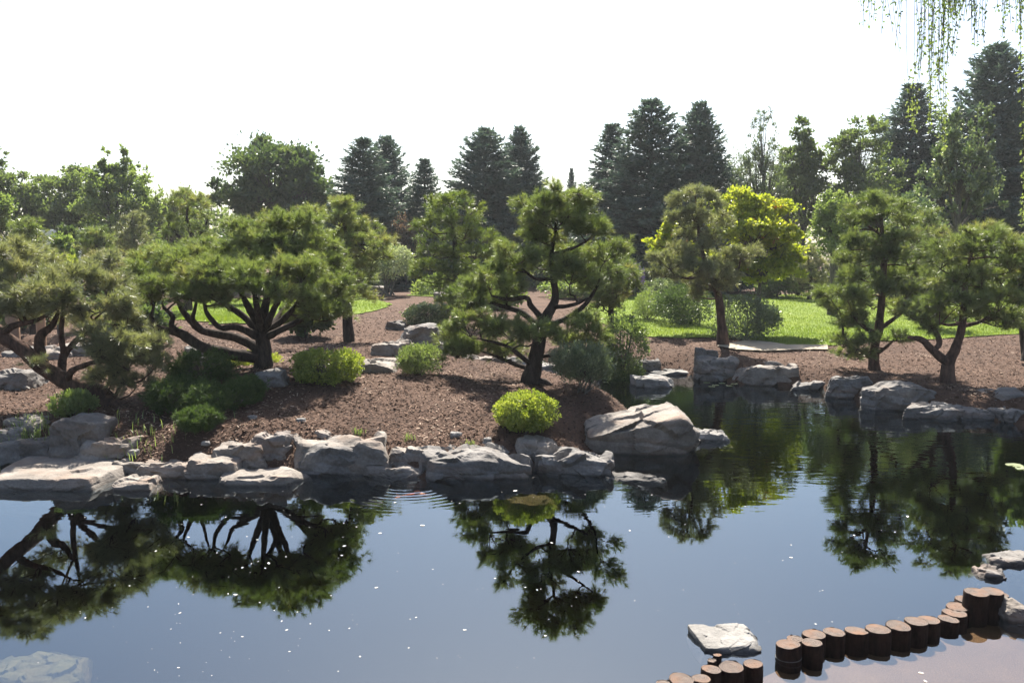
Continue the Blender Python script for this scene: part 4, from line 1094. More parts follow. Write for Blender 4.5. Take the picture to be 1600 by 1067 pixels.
shrub('dark mounded shrub at the lawn edge left of the slender pine', 1066, 452, 508, 50, 'leaf_dark', 5200, .09, .045, seed=14, ncl=44, clr=.4, tint=.35, shoots=40, name='leafy_shrub', cat='shrub', group='shrubs on the lawn')
shrub('pale mounded shrub beside the dark one left of the slender pine', 1030, 432, 490, 26, 'leaf_grey', 3000, .08, .04, seed=15, ncl=60, clr=.26, tint=.6, name='leafy_shrub', cat='shrub', group='shrubs on the lawn')
shrub('grey leaved sprawling shrub right of the slender pine trunk', 1160, 466, 514, 52, 'leaf_grey', 4400, .085, .035, dd=23.4, seed=16, ncl=40, clr=.42, tint=.3, shoots=50, name='leafy_shrub', cat='shrub', group='shrubs on the lawn', tsd=.25)
shrub('dark clipped ball hedge at the lawn end nearer the maple', 1246, 412, 463, 24, 'leaf_dark', 4000, .11, .06, seed=17, ncl=80, clr=.22, tint=.5, name='clipped_hedge', cat='hedge', group='clipped balls at the end of the lawn')
shrub('dark clipped ball hedge at the lawn end nearer the upright pine', 1286, 408, 463, 26, 'leaf_dark', 4000, .11, .06, seed=18, ncl=80, clr=.22, tint=.5, name='clipped_hedge', cat='hedge', group='clipped balls at the end of the lawn')
shrub('bright leafy shrub overhanging the mulch behind the forked pine', 1602, 365, 555, 34, 'leaf_light', 5200, .13, .07, dd=19.5, seed=19, ncl=90, clr=.24, tint=.5, bottom=.2, name='leafy_shrub', cat='shrub')
shrub('low grey juniper on the lawn right of the grey leaved shrub', 1200, 478, 500, 16, 'leaf_grey', 1200, .09, .03, seed=20, ncl=30, clr=.35, tint=.3, name='juniper', cat='juniper')
shrub('fluffy pine seedling clump behind the pond inlet shrub', 1012, 455, 500, 26, 'leaf_light', 2600, .10, .02, seed=21, ncl=50, clr=.3, tint=.6, up=1.0, name='leafy_shrub', cat='shrub', group='shrubs on the lawn')
# grass tufts between the shore rocks
def grass_tuft(label, x, y, n, h, spread, seed):
    rng = np.random.default_rng(seed)
    g0 = G(x, y)
    s = Soup()
    a = rng.uniform(0, 6.28, n)
    b = g0 + np.c_[rng.normal(0, spread, (n, 2)), np.zeros(n)]
    b[:, 2] = zt(b[:, 0], b[:, 1])
    out = np.c_[np.cos(a), np.sin(a), np.zeros(n)] * rng.uniform(.15, .7, (n, 1))
    m1 = b + (np.array([0, 0, 1.]) + out * .4) * h * .6 * rng.uniform(.6, 1.1, (n, 1))
    t1 = m1 + (np.array([0, 0, .5]) + out) * h * .5
    sd_ = np.c_[-np.sin(a), np.cos(a), np.zeros(n)] * .006
    V = np.stack([b - sd_, b + sd_, m1 + sd_ * .8, m1 - sd_ * .8, t1], 1)
    i = np.arange(n)[:, None] * 5
    s.add(V.reshape(-1, 3), i + np.array([[3, 2, 4]]), i + np.array([[0, 1, 2, 3]]), np.repeat(rng.uniform(0, 1, n), 5))
    o = link('grass_tuft', s.mesh('grass_tuft', M['leaf_light'], g0), None, g0)
    tag(o, label, 'grass', 'grass tufts and weeds')
    if spread > .1:
        o['kind'] = 'stuff'
grass_tuft('green grass tuft between the stones under the small vivid bush', 42, 690, 220, .22, .16, 1)
grass_tuft('thin weeds beside the tall upright stone', 190, 690, 40, .2, .3, 2)
grass_tuft('dry weeds in the shade below the juniper', 250, 690, 50, .18, .35, 3)
grass_tuft('small weed growing in the mulch behind the big shore boulder', 640, 690, 30, .12, .04, 4)
grass_tuft('small weed growing in the mulch behind the low front rock', 560, 680, 30, .12, .04, 5)
grass_tuft('small weed at the front of the mulch mound', 735, 700, 30, .10, .06, 6)

# flower spikes by the spruces
for i, (x, y) in enumerate([(992, 432), (1000, 428), (1003, 434), (1006, 430)]):
    g0 = P(x, 470, 32); g0[2] = zt1(g0[0], 32)
    tp = P(x, y - 20 + i * 3, 32)
    root = empty('flower_spike', g0, 'slim violet flower spike standing before the dark spruces', 'flower', 'violet flower spikes')
    s = Soup(); tube(s, [(*g0, .012), (*((g0 + tp) / 2), .01), (*tp, .006)], 5, 4, 0, 1); link('stalk', s.mesh('stalk', M['leaf_mid'], g0), root)
    s = Soup(); rng = np.random.default_rng(i)
    pos = g0 + (tp - g0) * rng.uniform(.62, 1, (60, 1)); leaf_quads(s, pos, rng.normal(size=(60, 3)), .07, .04, rng, rng.uniform(0, 1, 60))
    link('blossom', s.mesh('blossom', M['violet'], g0), root)

# weeping birch standing just outside the right edge; its shoots hang into view
g0 = np.array([7.4, 8.3, 0.0]); g0[2] = zt1(7.4, 8.3)
root = empty('weeping_birch', g0, 'weeping birch with small leaves on long twigs hanging against the sky', 'birch tree')
rng = np.random.default_rng(5)
s = Soup()
tube(s, [(*(g0 - [0, 0, .2]), .2), (7.35, 8.3, 2.5, .16), (7.1, 8.25, 5.0, .12), (6.7, 8.2, 7.0, .08)], 10, 6, .1, 1)
tr = link('trunk', s.mesh('trunk', M['bark_grey'], g0, True), root)
for i, l in enumerate([[(7.1, 8.25, 5.0, .07), (6.4, 8.2, 6.3, .05), (5.2, 8.1, 6.7, .035), (4.0, 8.0, 6.5, .02), (3.1, 8.0, 6.1, .008)],
                       [(6.7, 8.2, 7.0, .06), (5.8, 8.6, 7.6, .045), (4.6, 8.9, 7.4, .03), (3.5, 9.0, 6.9, .012)],
                       [(7.2, 8.28, 4.2, .05), (6.6, 8.0, 5.4, .04), (5.6, 7.8, 6.1, .03), (4.6, 7.7, 6.0, .012)]]):
    s = Soup(); tube(s, l, 7, 5, .1, i); link('limb', s.mesh('limb', M['bark_grey'], g0, True), tr)
st, sf = Soup(), Soup()
strands = []
def hang(x0, x1, y0, y1, n, dens, tn, dmin=7.6, dmax=8.8):
    for _ in range(n):
        strands.append((rng.uniform(x0, x1), rng.uniform(y0, y1), rng.uniform(dmin, dmax), dens, tn))
hang(1338, 1365, 8, 45, 6, .8, .2); hang(1365, 1410, 5, 60, 7, .5, .2); hang(1395, 1410, 70, 96, 2, .12, .2); hang(1430, 1450, 70, 115, 6, .75, .2); hang(1430, 1440, 120, 140, 2, .15, .2)
hang(1446, 1470, 95, 140, 9, .9, .35); hang(1470, 1492, 70, 125, 9, .9, .3); hang(1475, 1510, 5, 40, 14, 1, .4); hang(1500, 1535, 8, 45, 10, .7, .2); hang(1518, 1538, 50, 85, 6, .8, .2)
hang(1545, 1600, 15, 60, 14, .75, .25); hang(1590, 1612, 50, 85, 5, .8, .25)
hang(1422, 1432, 185, 210, 3, .0, .9); hang(1448, 1462, 175, 200, 3, .0, .9); hang(1472, 1482, 200, 240, 3, .0, .9); hang(1596, 1625, 250, 360, 12, .8, .8)
for x, y, dd, dn, tn in strands:
    e = P(x, y, dd)
    t0 = P(x + rng.normal(0, 5), -70, dd) + np.array([0, 0, rng.uniform(0, .7)])
    m_ = (e + t0) / 2 + np.array([rng.normal(0, .03), rng.normal(0, .03), 0])
    path = catmull(np.array([t0, m_, e]), 8)
    twigs(st, path[:-1], path[1:], .0028, .0022)
    Ls = np.linalg.norm(t0 - e)
    nl = int(Ls * 42 * max(dn, .08))
    u = rng.uniform(0, 1, nl)
    if dn == 0:
        u = 1 - rng.uniform(0, .28, 34)
        nl = 34
    idx = u * (len(path) - 1)
    i0 = np.minimum(idx.astype(int), len(path) - 2); f = (idx - i0)[:, None]
    pos = path[i0] * (1 - f) + path[i0 + 1] * f
    ax = rng.normal(0, .55, (nl, 3)) + np.array([0, 0, -.8])
    leaf_quads(sf, pos + rng.normal(0, .012, (nl, 3)), ax, .038, .021, rng, np.clip(rng.normal(tn, .15, nl), 0, 1))
cr = link('crown', sf.mesh('crown', M['leaf_light'], g0), root)
link('hanging_twigs', st.mesh('hanging_twigs', M['twig'], g0), cr)

# far wood behind everything
rng = np.random.default_rng(77)
sf, st = Soup(), Soup()
for i in range(46):
    x = -75 + i * 3.3 + rng.normal(0, 1.0); y = rng.uniform(62, 74)
    h = rng.uniform(4.2, 6.0)
    c = np.array([x, y, 1.4 + h * .5])
    cloud(sf, None, c, c, np.array([2.6, 2.2, h * .55]), rng, 22, 850, .46, .22, .3, .34, .4, .2)
o = link('far_wood', sf.mesh('far_wood', M['leaf_mid'])); tag(o, 'continuous dark mass of far off trees behind the garden', 'woodland'); o['kind'] = 'stuff'

# ------------------------------------------------------------------ rocks
_ico = {}
def ico(sub):
    if sub not in _ico:
        bm = bmesh.new()
        bmesh.ops.create_icosphere(bm, subdivisions=sub, radius=1)
        _ico[sub] = (np.array([v.co[:] for v in bm.verts]), np.array([[v.index for v in f.verts] for f in bm.faces]))
        bm.free()
    return _ico[sub]
def rock_shape(half, seed, sub=5, tx=0, ty=0, chop=7, front=0.12, p=70, rough=1.0):
    rng = np.random.default_rng(seed)
    u, f = ico(sub)
    pl = []
    def plane(n, d):
        n = np.asarray(n, float); l = np.linalg.norm(n); pl.append((n / l, d / l))
    j = lambda a: rng.normal(0, a)
    plane((tx + j(.03), ty + j(.03), 1), 1.0 - .5 * (abs(tx) + abs(ty)))
    plane((0, 0, -1), 1.0)
    plane((1, j(.18), rng.uniform(-.02, .22)), 1.02)
    plane((-1, j(.18), rng.uniform(-.02, .22)), 1.02)
    plane((j(.14), -1, front + j(.05)), 1.02)
    plane((j(.14), 1, rng.uniform(0, .2)), 1.02)
    for i in range(chop):
        n = norm(rng.normal(size=3) * [1, 1, .75] + [0, 0, .25])
        sup = np.abs(n).sum()
        plane(n, sup * rng.uniform(.68, .88))
    for i in range(26):
        n = norm(rng.normal(size=3) * [1, 1, .8] + [0, 0, .1])
        plane(n, np.abs(n).sum() * rng.uniform(.78, 1.0))
    acc = np.zeros(len(u))
    for n, d in pl:
        acc += np.maximum(u @ n / d, 0) ** p
    r = acc ** (-1 / p)
    V = u * r[:, None]
    W = V * np.asarray(half)
    sc = min(half)
    nn_ = norm(u / np.asarray(half))
    q = W / (sc * 1.5) + seed * 3.7
    K = 46
    kc = V[rng.integers(len(V), size=K)] * np.asarray(half)
    dd_ = ((W[:, None, :] - kc[None]) ** 2 / np.asarray(half)[None, None] ** 1.2).sum(2) + .02 * vn(W / sc * 2, seed)[:, None] * sc
    kk = dd_.argmin(1)
    cell = rng.uniform(-1, 1, K)[kk] * .065 + ((W - kc[kk]) * rng.normal(0, .22, (K, 3))[kk]).sum(1) / sc
    st = W @ norm(np.array([.18, .1, 1.0])) / (sc * .55) + .6 * fbm(W / sc * .7 + seed, 3, 2)
    ledge = (np.abs((st % 1) - .5) * 2) ** 3
    side = 1 - np.abs(nn_[:, 2])
    disp = (np.clip(cell, -.16, .14) + .20 * fbm(q * .8, seed, 5) - .085 * ledge * side - .16 * np.abs(fbm(q * 1.9, seed + 9, 4)) + .05)
    W = W + nn_ * (disp * sc * rough)[:, None]
    return W, f
ROCKN = [0]
def rock(label, x0, x1, ytop, yfront, ybase, m='rock_tan', tx=0., ty=0., sub=5, chop=7, front=.12, group='rocks edging the pond', depth=None, seed=None, rot=0., bury=.2, rough=1.0, name='rock', z=None):
    ROCKN[0] += 1
    sd_ = seed or ROCKN[0]
    xc = (x0 + x1) / 2
    p0 = G(xc, ybase) if z is None else PZ(xc, ybase, z)
    zb, d0 = p0[2], p0[1]
    h = max(.04, (ybase - yfront) * d0 / F)
    d1 = PZ(xc, ytop, zb + h)[1]
    dp = depth or min(max(d1 - d0, .2), 2.2)
    w = (x1 - x0) / F * (d0 + dp * .4)
    half = np.array([w * .53, dp * .54, (h + bury) * .5 * 1.03])
    W, f = rock_shape(half, sd_ * 7 + 1, sub, tx, ty, chop, front, rough=rough)
    c = np.array([(xc - 800) / F * (d0 + dp * .4), d0 + dp * .5, zb + (h - bury) * .5])
    o = link(name, make_mesh(name, W, f, None, M[m]), None, c)
    o.rotation_euler.z = rot
    tag(o, label, 'rock', group)
    return o
W0 = dict(z=0.0)
# front shore, left to right
rock('long low tan stone behind the grass tuft on the left shore', -10, 66, 647, 660, 676, ty=.12, rot=-.1)
rock('small grey block stone on the left shore above the dark block', -30, 22, 664, 680, 700, 'rock_grey')
rock('dark straight block with thin lit edge beside the big flat slab', -25, 84, 690, 694, 728, 'rock_grey', chop=4, depth=.5, bury=.3)
rock('tall upright speckled stone standing behind the big flat slab', 82, 160, 650, 657, 722, 'rock_grey', tx=.10, chop=4, front=.10, depth=.55, bury=.3)
rock('jagged tan stone leaning against the tall upright stone', 118, 208, 682, 699, 727, tx=-.05, chop=8, rough=1.3, depth=.6)
rock('big flat slab of tan stone sloping into the pond', -15, 172, 712, 750, 766, tx=-.02, ty=-.02, chop=2, front=.12, sub=6, rough=.5, bury=.3, **W0)
rock('small flat tan slab jutting over the water beside the big slab', 165, 228, 744, 757, 768, chop=5, depth=.45, bury=.2, **W0)
rock('thin tan ledge stone between the jagged stone and low slabs', 165, 236, 719, 727, 743, chop=5, depth=.45)
rock('low brown block below the thin ledge at the shore', 208, 300, 716, 729, 748, chop=6, depth=.5, **W0)
rock('flat topped tan block beside the rounded shore stones', 285, 366, 704, 722, 749, tx=.05, chop=5, depth=.6, **W0)
rock('pale squat block left of the split grey stone', 338, 411, 685, 700, 732, chop=6, depth=.55)
rock('split grey tan stone behind the pale squat block', 389, 448, 657, 682, 716, 'rock_grey', chop=7, depth=.55)
rock('long low slab of stone lying along the waterline by the boulder', 330, 460, 728, 748, 760, tx=-.07, chop=4, rough=.6, depth=.55, bury=.3, **W0)
rock('big pale domed boulder behind the dark faced shore boulder', 447, 604, 677, 700, 738, chop=8, tx=.03, depth=.9, bury=.3)
rock('dark faced angular boulder rising straight from the pond edge', 458, 562, 690, 702, 744, 'rock_grey', chop=7, tx=.05, front=.2, depth=.45, bury=.35, **W0)
rock('flat tan stone behind the low wet ledge', 601, 669, 700, 707, 724, chop=5, depth=.4)
rock('low wet ledge stone at the waterline right of the boulder', 568, 662, 722, 733, 746, chop=5, depth=.5, bury=.2, **W0)
rock('long rugged grey boulder along the waterline in front of the mulch', 650, 832, 707, 718, 750, 'rock_grey', chop=8, sub=6, depth=.75, bury=.35, rough=1.2, **W0)
rock('rounded brown stone under the round yellow bush', 806, 870, 687, 697, 722, chop=8, depth=.5)
rock('low rough stone at the waterline below the round yellow bush', 835, 956, 702, 716, 744, 'rock_grey', chop=8, sub=6, rough=1.3, tx=-.05, depth=.7, bury=.3, **W0)
rock('huge wedge boulder with dark overhanging face at the point', 920, 1072, 634, 644, 712, 'rock_tan', tx=-.42, ty=-.06, chop=2, sub=6, front=-.10, rough=.7, depth=1.0, bury=.4, **W0)
rock('upright splinter of stone against the right end of the wedge boulder', 1040, 1066, 668, 678, 706, 'rock_tan', chop=4, depth=.35, **W0)
rock('small jagged rock alone in the pond right of the wedge boulder', 1076, 1142, 673, 680, 690, 'rock_pale', chop=8, rough=1.6, depth=.5, **W0)
rock('submerged dark stone at the foot of the wedge boulder', 950, 1035, 742, 750, 758, 'rock_grey', chop=6, depth=.4, z=-.06, bury=.15)
# on the mound and beyond
rock('flat pale stone at the top of the mulch mound', 553, 618, 561, 570, 584, chop=5, depth=.8)
rock('grey pointed rock with two facets on the upper mulch', 626, 690, 509, 515, 545, 'rock_grey', chop=5, depth=.9, seed=44)
rock('low wedge of brown rock pointing along the upper mulch', 578, 641, 527, 539, 556, tx=-.18, chop=4, depth=.8)
rock('small dark stone on mulch behind the pointed grey rock', 604, 632, 501, 505, 516, 'rock_grey', chop=6, depth=.5)
rock('dark round stone on the far grass strip', 678, 698, 456, 459, 468, 'rock_grey', chop=8, depth=.6)
rock('dark stone under the white flowering shrub', 574, 602, 446, 449, 461, 'rock_grey', chop=6, depth=.8)
rock('square brown wall stone behind the tiered pine at the channel', 722, 768, 556, 560, 585, chop=3, depth=.5, z=0)
rock('long grey wall stone behind the tiered pine at the channel', 764, 815, 557, 561, 585, 'rock_grey', chop=3, depth=.5, z=0)
rock('pale stone glimpsed between the tiered pine trunk and willowy shrub', 815, 872, 562, 570, 590, 'rock_pale', chop=6, depth=.6, z=0)
rock('mossy grey stone on the mulch beside the umbrella pine foot', 398, 442, 578, 586, 606, 'rock_grey', chop=7, depth=.5)
rock('pale stone behind the limbs of the umbrella pine', 285, 335, 540, 546, 562, 'rock_pale', chop=6, depth=.6)
rock('flat pale stone below the umbrella pine limbs beside juniper', 310, 340, 556, 560, 572, 'rock_pale', chop=6, depth=.4)
rock('grey rock at the inlet below the glossy shrub', 966, 1030, 556, 564, 584, 'rock_grey', chop=7, depth=.7, z=0)
rock('small grey rock at the inlet behind the willowy shrub', 930, 972, 556, 562, 583, 'rock_grey', chop=7, depth=.5, z=0)
rock('pale round topped rock standing in the inlet water', 985, 1052, 585, 592, 606, 'rock_pale', chop=6, depth=.7, rough=.9, **W0)
rock('flat stepping slab of pale stone in the inlet', 1002, 1086, 574, 581, 586, 'rock_pale', chop=5, depth=.8, rough=1.2, **W0)
rock('narrow upright stone post beside the squat dark block', 1090, 1106, 541, 545, 590, 'rock_grey', chop=3, depth=.3, bury=.3, **W0)
rock('short upright stone beside the narrow stone post', 1103, 1122, 545, 549, 580, 'rock_grey', chop=3, depth=.35, bury=.3, z=.15)
rock('squat dark block stone on the far bank left of pale block', 1095, 1160, 557, 563, 597, 'rock_grey', chop=4, depth=.8, bury=.3, **W0)
rock('pale square block stone with sunlit top on the far bank', 1158, 1251, 566, 577, 603, 'rock_tan', chop=4, depth=.8, bury=.3, **W0)
rock('low rubble stone at the waterline right of the pale block', 1244, 1304, 598, 601, 610, 'rock_grey', chop=8, rough=1.5, depth=.5, **W0)
rock('left brown block of the long low wall under the dark pine', 1300, 1372, 586, 592, 622, 'rock_grey', chop=4, depth=.45, bury=.3, **W0)
rock('right brown block of the long low wall under the dark pine', 1358, 1462, 594, 603, 642, 'rock_grey', chop=5, depth=.5, bury=.3, **W0)
rock('wet pale flat rock below the forked low pine', 1430, 1513, 628, 637, 656, 'rock_grey', chop=8, depth=.6, rough=1.3, **W0)
rock('rounded grey boulder at the waterline right of the forked pine', 1548, 1625, 607, 620, 652, 'rock_grey', chop=7, depth=.9, bury=.3, **W0)
rock('small wet boulder in front of the rounded grey boulder', 1568, 1630, 634, 644, 662, 'rock_grey', chop=7, depth=.6, **W0)
rock('dark low stone between the wet flat rock and rounded boulder', 1505, 1556, 636, 642, 656, 'rock_grey', chop=7, depth=.5, **W0)
rock('grey boulder at the back pool on the left', -12, 56, 578, 586, 610, 'rock_grey', chop=6, depth=.8)
rock('tan sloping rock beyond the leaning pine trunk', 92, 158, 524, 540, 556, tx=.15, chop=5, depth=1.2)
rock('flat pale stone behind the leaning pine branches', 10, 72, 536, 548, 558, 'rock_grey', chop=5, depth=1.0)
rock('low tan stone beside the sloping rock beyond the leaning trunk', 60, 105, 548, 553, 562, 'rock_tan', chop=5, depth=.6)
# near rocks around the piles
rock('bright white rock just breaking the surface behind the log piles', 1106, 1203, 988, 1009, 1020, 'rock_pale', tx=-.10, ty=-.05, chop=6, rough=.6, depth=.36, bury=.12, seed=91, sub=6, **W0)
rock('mossy green stone just under the water in the near corner', -60, 88, 1040, 1066, 1080, 'rock_moss', chop=8, depth=.5, z=-.19, bury=.15, sub=6)
rock('pale wet stone beyond the tall log piles', 1574, 1640, 870, 877, 884, 'rock_grey', chop=7, depth=.3, **W0)
rock('dark wet stone between the tall log piles and pale stone', 1550, 1596, 892, 898, 904, 'rock_grey', chop=7, depth=.25, **W0)
rock('small reddish wet stone at the gravel shallows edge', 1590, 1630, 940, 950, 975, 'rock_tan', chop=7, depth=.35, **W0)
rock('amber submerged stone below the round yellow bush shore', 790, 868, 772, 786, 800, 'rock_moss', chop=8, depth=.4, z=-.28, bury=.1)
# stray pebbles and chips of stone on the mulch
for i, (x, y) in enumerate([(322, 700), (425, 700), (712, 682), (762, 690), (470, 660), (210, 712), (395, 655), (1010, 545)]):
    g0 = G(x, y)
    W, f = rock_shape(np.array([.07, .05, .035]) * (0.8 + .15 * (i % 3)), 300 + i, 4)
    o = link('pebble', make_mesh('pebble', W, f, None, M['rock_pale']), None, g0 + np.array([0, 0, .02]))
    tag(o, 'small pale pebble lying loose on the mulch', 'pebble', 'pebbles on the mulch')

# ------------------------------------------------------------------ log piles
def log_mesh(r, h, seed):
    rng = np.random.default_rng(seed)
    n = 22
    a = np.arange(n) / n * 2 * np.pi
    prof = r * (1 + .035 * np.sin(2 * a + rng.uniform(0, 6)) + .025 * np.sin(3 * a + rng.uniform(0, 6)) + rng.normal(0, .008, n))
    zs = [-.45, -.1, h * .35, h * .8, h - .012, h]
    sc = [1, 1, 1.01, 1.0, 1.0, .955]
    V = np.concatenate([np.c_[np.cos(a) * prof * s_, np.sin(a) * prof * s_, np.full(n, z_) + (rng.normal(0, .002, n) if z_ > 0 else 0)] for z_, s_ in zip(zs, sc)])
    i = np.arange(len(zs) - 1)[:, None] * n; j = np.arange(n)[None]
    q = np.stack([i + j, i + (j + 1) % n, i + n + (j + 1) % n, i + n + j], -1).reshape(-1, 4)
    side = make_mesh('log_pile', V, None, q, M['logwood'], None, True)
    rings = [(.955, .0), (.7, -.004), (.4, .002), (.15, -.003)]
    T = np.concatenate([np.c_[np.cos(a) * prof * s_, np.sin(a) * prof * s_, np.full(n, h + z_) + rng.normal(0, .002, n) * (s_ < .9)] for s_, z_ in rings] + [np.array([[0, 0, h]])])
    k = len(rings)
    i = np.arange(k - 1)[:, None] * n
    q = np.stack([i + j, i + (j + 1) % n, i + n + (j + 1) % n, i + n + j], -1).reshape(-1, 4)
    t = [((k - 1) * n + jj, (k - 1) * n + (jj + 1) % n, k * n) for jj in range(n)]
    return side, make_mesh('cut_top', T, t, q, M['logtop'], None, True)
ORD = 'first second third fourth fifth sixth seventh eighth ninth tenth eleventh twelfth thirteenth lowest'.split()
LOGS = [(1233, 1006, 40, .115), (1243, 997, 26, .10), (1270, 1003, 33, .115), (1272, 990, 38, .10), (1303, 987, 37, .10), (1338, 985, 37, .10), (1372, 982, 39, .11), (1403, 976, 38, .11),
        (1431, 970, 38, .11), (1452, 968, 36, .09), (1481, 966, 32, .07), (1492, 957, 38, .07), (1496, 947, 36, .07), (1506, 935, 28, .06), (1525, 924, 38, .20), (1550, 923, 36, .19), (1562, 928, 26, .05),
        (1142, 1040, 40, .11), (1177, 1036, 32, .10), (1111, 1045, 33, .11), (1121, 1023, 14, .08), (1113, 1031, 15, .08), (1096, 1060, 34, .10), (1064, 1060, 42, .11), (1038, 1068, 30, .10)]
for i, (x, y, wpx, h) in enumerate(LOGS):
    c = PZ(x, y, h)
    r = wpx * c[1] / F * .5
    side, top = log_mesh(r, h, 500 + i)
    o = link('log_pile', side, None, (c[0], c[1], 0))
    link('cut_top', top, o)
    o.rotation_euler = (RNG.normal(0, .035), RNG.normal(0, .035), RNG.uniform(0, 6.28))
    if i == 0:
        lb = 'short round log pile with a pale ring at the waterline'
        s = Soup(); a = np.linspace(0, 2 * np.pi, 25)
        tube(s, np.c_[np.cos(a) * r * 1.02, np.sin(a) * r * 1.02, np.full(25, .018), np.full(25, .004)], 5, 1, 0, 1, False)
        link('pale_ring', s.mesh('pale_ring', M['rock_pale'], (0, 0, 0), True), o)
    elif h > .15:
        lb = 'tall brown topped log pile, %s of the touching pair ending the row' % ('taller' if i == 14 else 'shorter')
    elif wpx < 20:
        lb = 'thin reddish topped stake beside the white rock, %s' % ('touching the rock' if i == 20 else 'touching the log cluster')
    elif i >= 17:
        lb = 'round log pile below the white rock, %s' % {17: 'large one with pale spot', 18: 'closest to the ringed pile', 19: 'one touching the two thin stakes', 22: 'one between the two widest', 23: 'widest', 24: 'outermost small one'}[i]
    else:
        lb = 'short dark log pile, %s along the curved row from the ringed pile' % ORD[min(i, 14) - 1]
    tag(o, lb, 'log pile', 'log piles edging the shallows')

# ------------------------------------------------------------------ small things: petals, lily pads, koi
pm = []
for k in range(3):
    rng = np.random.default_rng(k)
    a = np.arange(9) / 9 * 2 * np.pi
    rr = 1 + .2 * np.sin(2 * a + k) + rng.normal(0, .1, 9)
    V = np.vstack([np.c_[np.cos(a) * rr, np.sin(a) * rr * .75, .18 * np.ones(9)], [[0, 0, .03]]])
    pm.append(make_mesh('floating_petal', V, [(j, (j + 1) % 9, 9) for j in range(9)], None, M['petal'], np.full(10, .5)))
rng = np.random.default_rng(4)
cnt = 0
spots = [(368, 929, 7), (726, 984, 6), (594, 833, 6), (448, 984, 5), (538, 853, 6), (660, 821, 8), (420, 880, 7), (1418, 807, 7), (1236, 871, 6), (588, 918, 6), (904, 893, 5), (852, 993, 5), (1439, 1051, 8), (1446, 1064, 7), (805, 767, 8), (862, 848, 5)]
while cnt < 190:
    if cnt < len(spots):
        x, y, wpx = spots[cnt]
    else:
        x = rng.uniform(0, 1420) if rng.uniform() < .75 else rng.uniform(240, 560)
        y = rng.uniform(765, 1060); wpx = 1.6 + 3.2 * rng.uniform() ** 3
    p = PZ(x, y, 0)
    cnt += 1
    if sdist(np.array([p[:2]]), pond)[0] > -.15 or (x > 960 and y > 975 and cnt > len(spots)):
        continue
    o = link('floating_petal', pm[cnt % 3], None, (p[0], p[1], .001))
    sc_ = wpx * p[1] / F * .42
    o.scale = (sc_, sc_, sc_)
    o.rotation_euler.z = rng.uniform(0, 6.28)
    tag(o, 'tiny white petal floating on the still dark pond', 'petal', 'petals floating on the pond')
def lily(x, y, wpx, lb, seed):
    rng = np.random.default_rng(seed)
    p = PZ(x, y, 0)
    r = wpx * p[1] / F * .5
    a = np.linspace(.2, 2 * np.pi - .2, 20)
    V = np.vstack([np.c_[np.cos(a) * r * 1.0, np.sin(a) * r, .008 + .004 * rng.normal(size=20)], [[0, 0, .004]]])
    o = link('lily_pad', make_mesh('lily_pad', V, [(j, j + 1, 20) for j in range(19)], None, M['lily'], np.full(21, rng.uniform(.3, 1))), None, (p[0], p[1], 0))
    o.rotation_euler.z = rng.uniform(0, 6)
    tag(o, lb, 'lily pad', 'lily pads')
for i, (x, y) in enumerate([(1104, 598), (1118, 602), (1128, 599), (1140, 603), (1147, 600), (1112, 604)]):
    lily(x, y, 11, 'small pale lily pad floating below the squat dark block', i)
for i, (x, y) in enumerate([(1585, 727), (1600, 733)]):
    lily(x, y, 26, 'large pale lily pad floating below the rounded grey boulder', 20 + i)
c = PZ(655, 752, -.02)
s = Soup()
rng = np.random.default_rng(3)
tube(s, [(-.22, 0, 0, .012), (-.12, .01, 0, .03), (0, .01, 0, .045), (.10, 0, 0, .04), (.17, -.01, 0, .018)], 10, 5, 0, 1)
o = link('koi_fish', s.mesh('koi_fish', M['koi'], (0, 0, 0), True), None, (c[0], c[1] - .1, -.19))
tag(o, 'orange koi just under the surface beside the low wet ledge', 'fish')
for nm, vv in (('tail_fin', [(-.21, 0, 0), (-.31, .05, .03), (-.28, .01, 0), (-.31, -.04, -.02)]), ('dorsal_fin', [(-.05, .01, .04), (.05, .01, .04), (.0, .01, .075), (-.06, .01, .065)])):
    vv = np.array(vv); b = vv + [0, .004, .0]
    link(nm, make_mesh(nm, np.vstack([vv, b]), None, [(0, 1, 2, 3), (7, 6, 5, 4), (0, 4, 5, 1), (1, 5, 6, 2), (2, 6, 7, 3), (3, 7, 4, 0)], M['koi']), o)

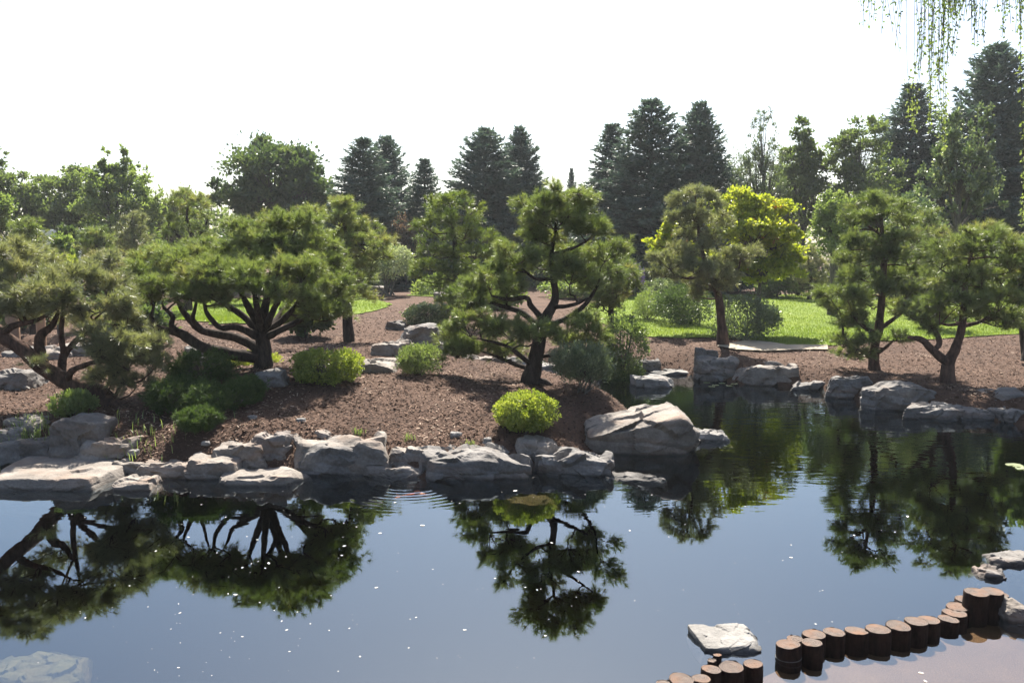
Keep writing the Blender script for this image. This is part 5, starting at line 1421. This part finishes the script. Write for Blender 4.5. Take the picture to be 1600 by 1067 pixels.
# ------------------------------------------------------------------ fence and posts on the left
def box(s, c, h):
    V = np.array([(x, y, z) for x in (-1, 1) for y in (-1, 1) for z in (-1, 1)]) * np.array(h) + np.array(c)
    s.add(V, None, [(0, 1, 3, 2), (4, 6, 7, 5), (0, 4, 5, 1), (2, 3, 7, 6), (0, 2, 6, 4), (1, 5, 7, 3)])
dF = 40.0
a, b = P(38, 372, dF), P(122, 372, dF)
z0 = zt1(a[0], dF); zt_ = P(80, 360, dF)[2]
fr = empty('board_fence', ((a[0] + b[0]) / 2, dF, z0), 'pale greenish white board fence behind the small brown tipped pine', 'fence')
Wf = b[0] - a[0]; Hf = zt_ - z0
s = Soup(); box(s, (0, 0, 0), (.062, .012, Hf / 2)); bmsh = s.mesh('board', M['white_fence'])
nb = int(Wf / .14)
for i in range(nb):
    link('board', bmsh, fr, (-Wf / 2 + (i + .5) * .14, 0, Hf / 2 + .01 * math.sin(i * 2.1)))
s = Soup(); box(s, (0, 0, 0), (Wf / 2, .02, .045)); rm = s.mesh('rail', M['white_fence'])
for zz in (.35, Hf - .3):
    link('rail', rm, fr, (0, .035, zz))
s = Soup(); box(s, (0, 0, 0), (.05, .05, Hf / 2 + .05)); pm_ = s.mesh('post', M['white_fence'])
for xx in (-Wf / 2, 0, Wf / 2):
    link('post', pm_, fr, (xx, .11, Hf / 2))
for i, (x, w_, lb) in enumerate([(22, 20, 'thick tan wooden post behind the leaning pine trunk'), (66, 14, 'thinner tan wooden post between leaning pine branches')]):
    g0 = G(x, 548); dd = g0[1]
    r = w_ * dd / F / 2
    n = 16; a_ = np.arange(n) / n * 2 * np.pi
    zs, sc = [-.1, 0.02, .9, .95, .955], [1.02, 1, .98, .93, .02]
    V = np.concatenate([np.c_[np.cos(a_) * r * q_, np.sin(a_) * r * q_, np.full(n, z_)] for z_, q_ in zip(zs, sc)])
    ii_ = np.arange(len(zs) - 1)[:, None] * n; j = np.arange(n)[None]
    q = np.stack([ii_ + j, ii_ + (j + 1) % n, ii_ + n + (j + 1) % n, ii_ + n + j], -1).reshape(-1, 4)
    o = link('wooden_post', make_mesh('wooden_post', V, None, q, M['postwood'], None, True), None, g0)
    tag(o, lb, 'post')


# ------------------------------------------------------------------ thin summer haze
m, nt, out = mat('summer_haze')
pv = N(nt, 'ShaderNodeVolumePrincipled', i_Density=.00045, i_Anisotropy=.25)
pv.inputs['Color'].default_value = (.93, .96, 1, 1)
nt.links.new(pv.outputs[0], out.inputs['Volume'])
s = Soup(); box(s, (0, 130, 11.0), (260, 210, 13.0))
o = link('haze', s.mesh('haze', m)); o['kind'] = 'stuff'
tag(o, 'thin pale summer haze softening the far trees', 'haze')
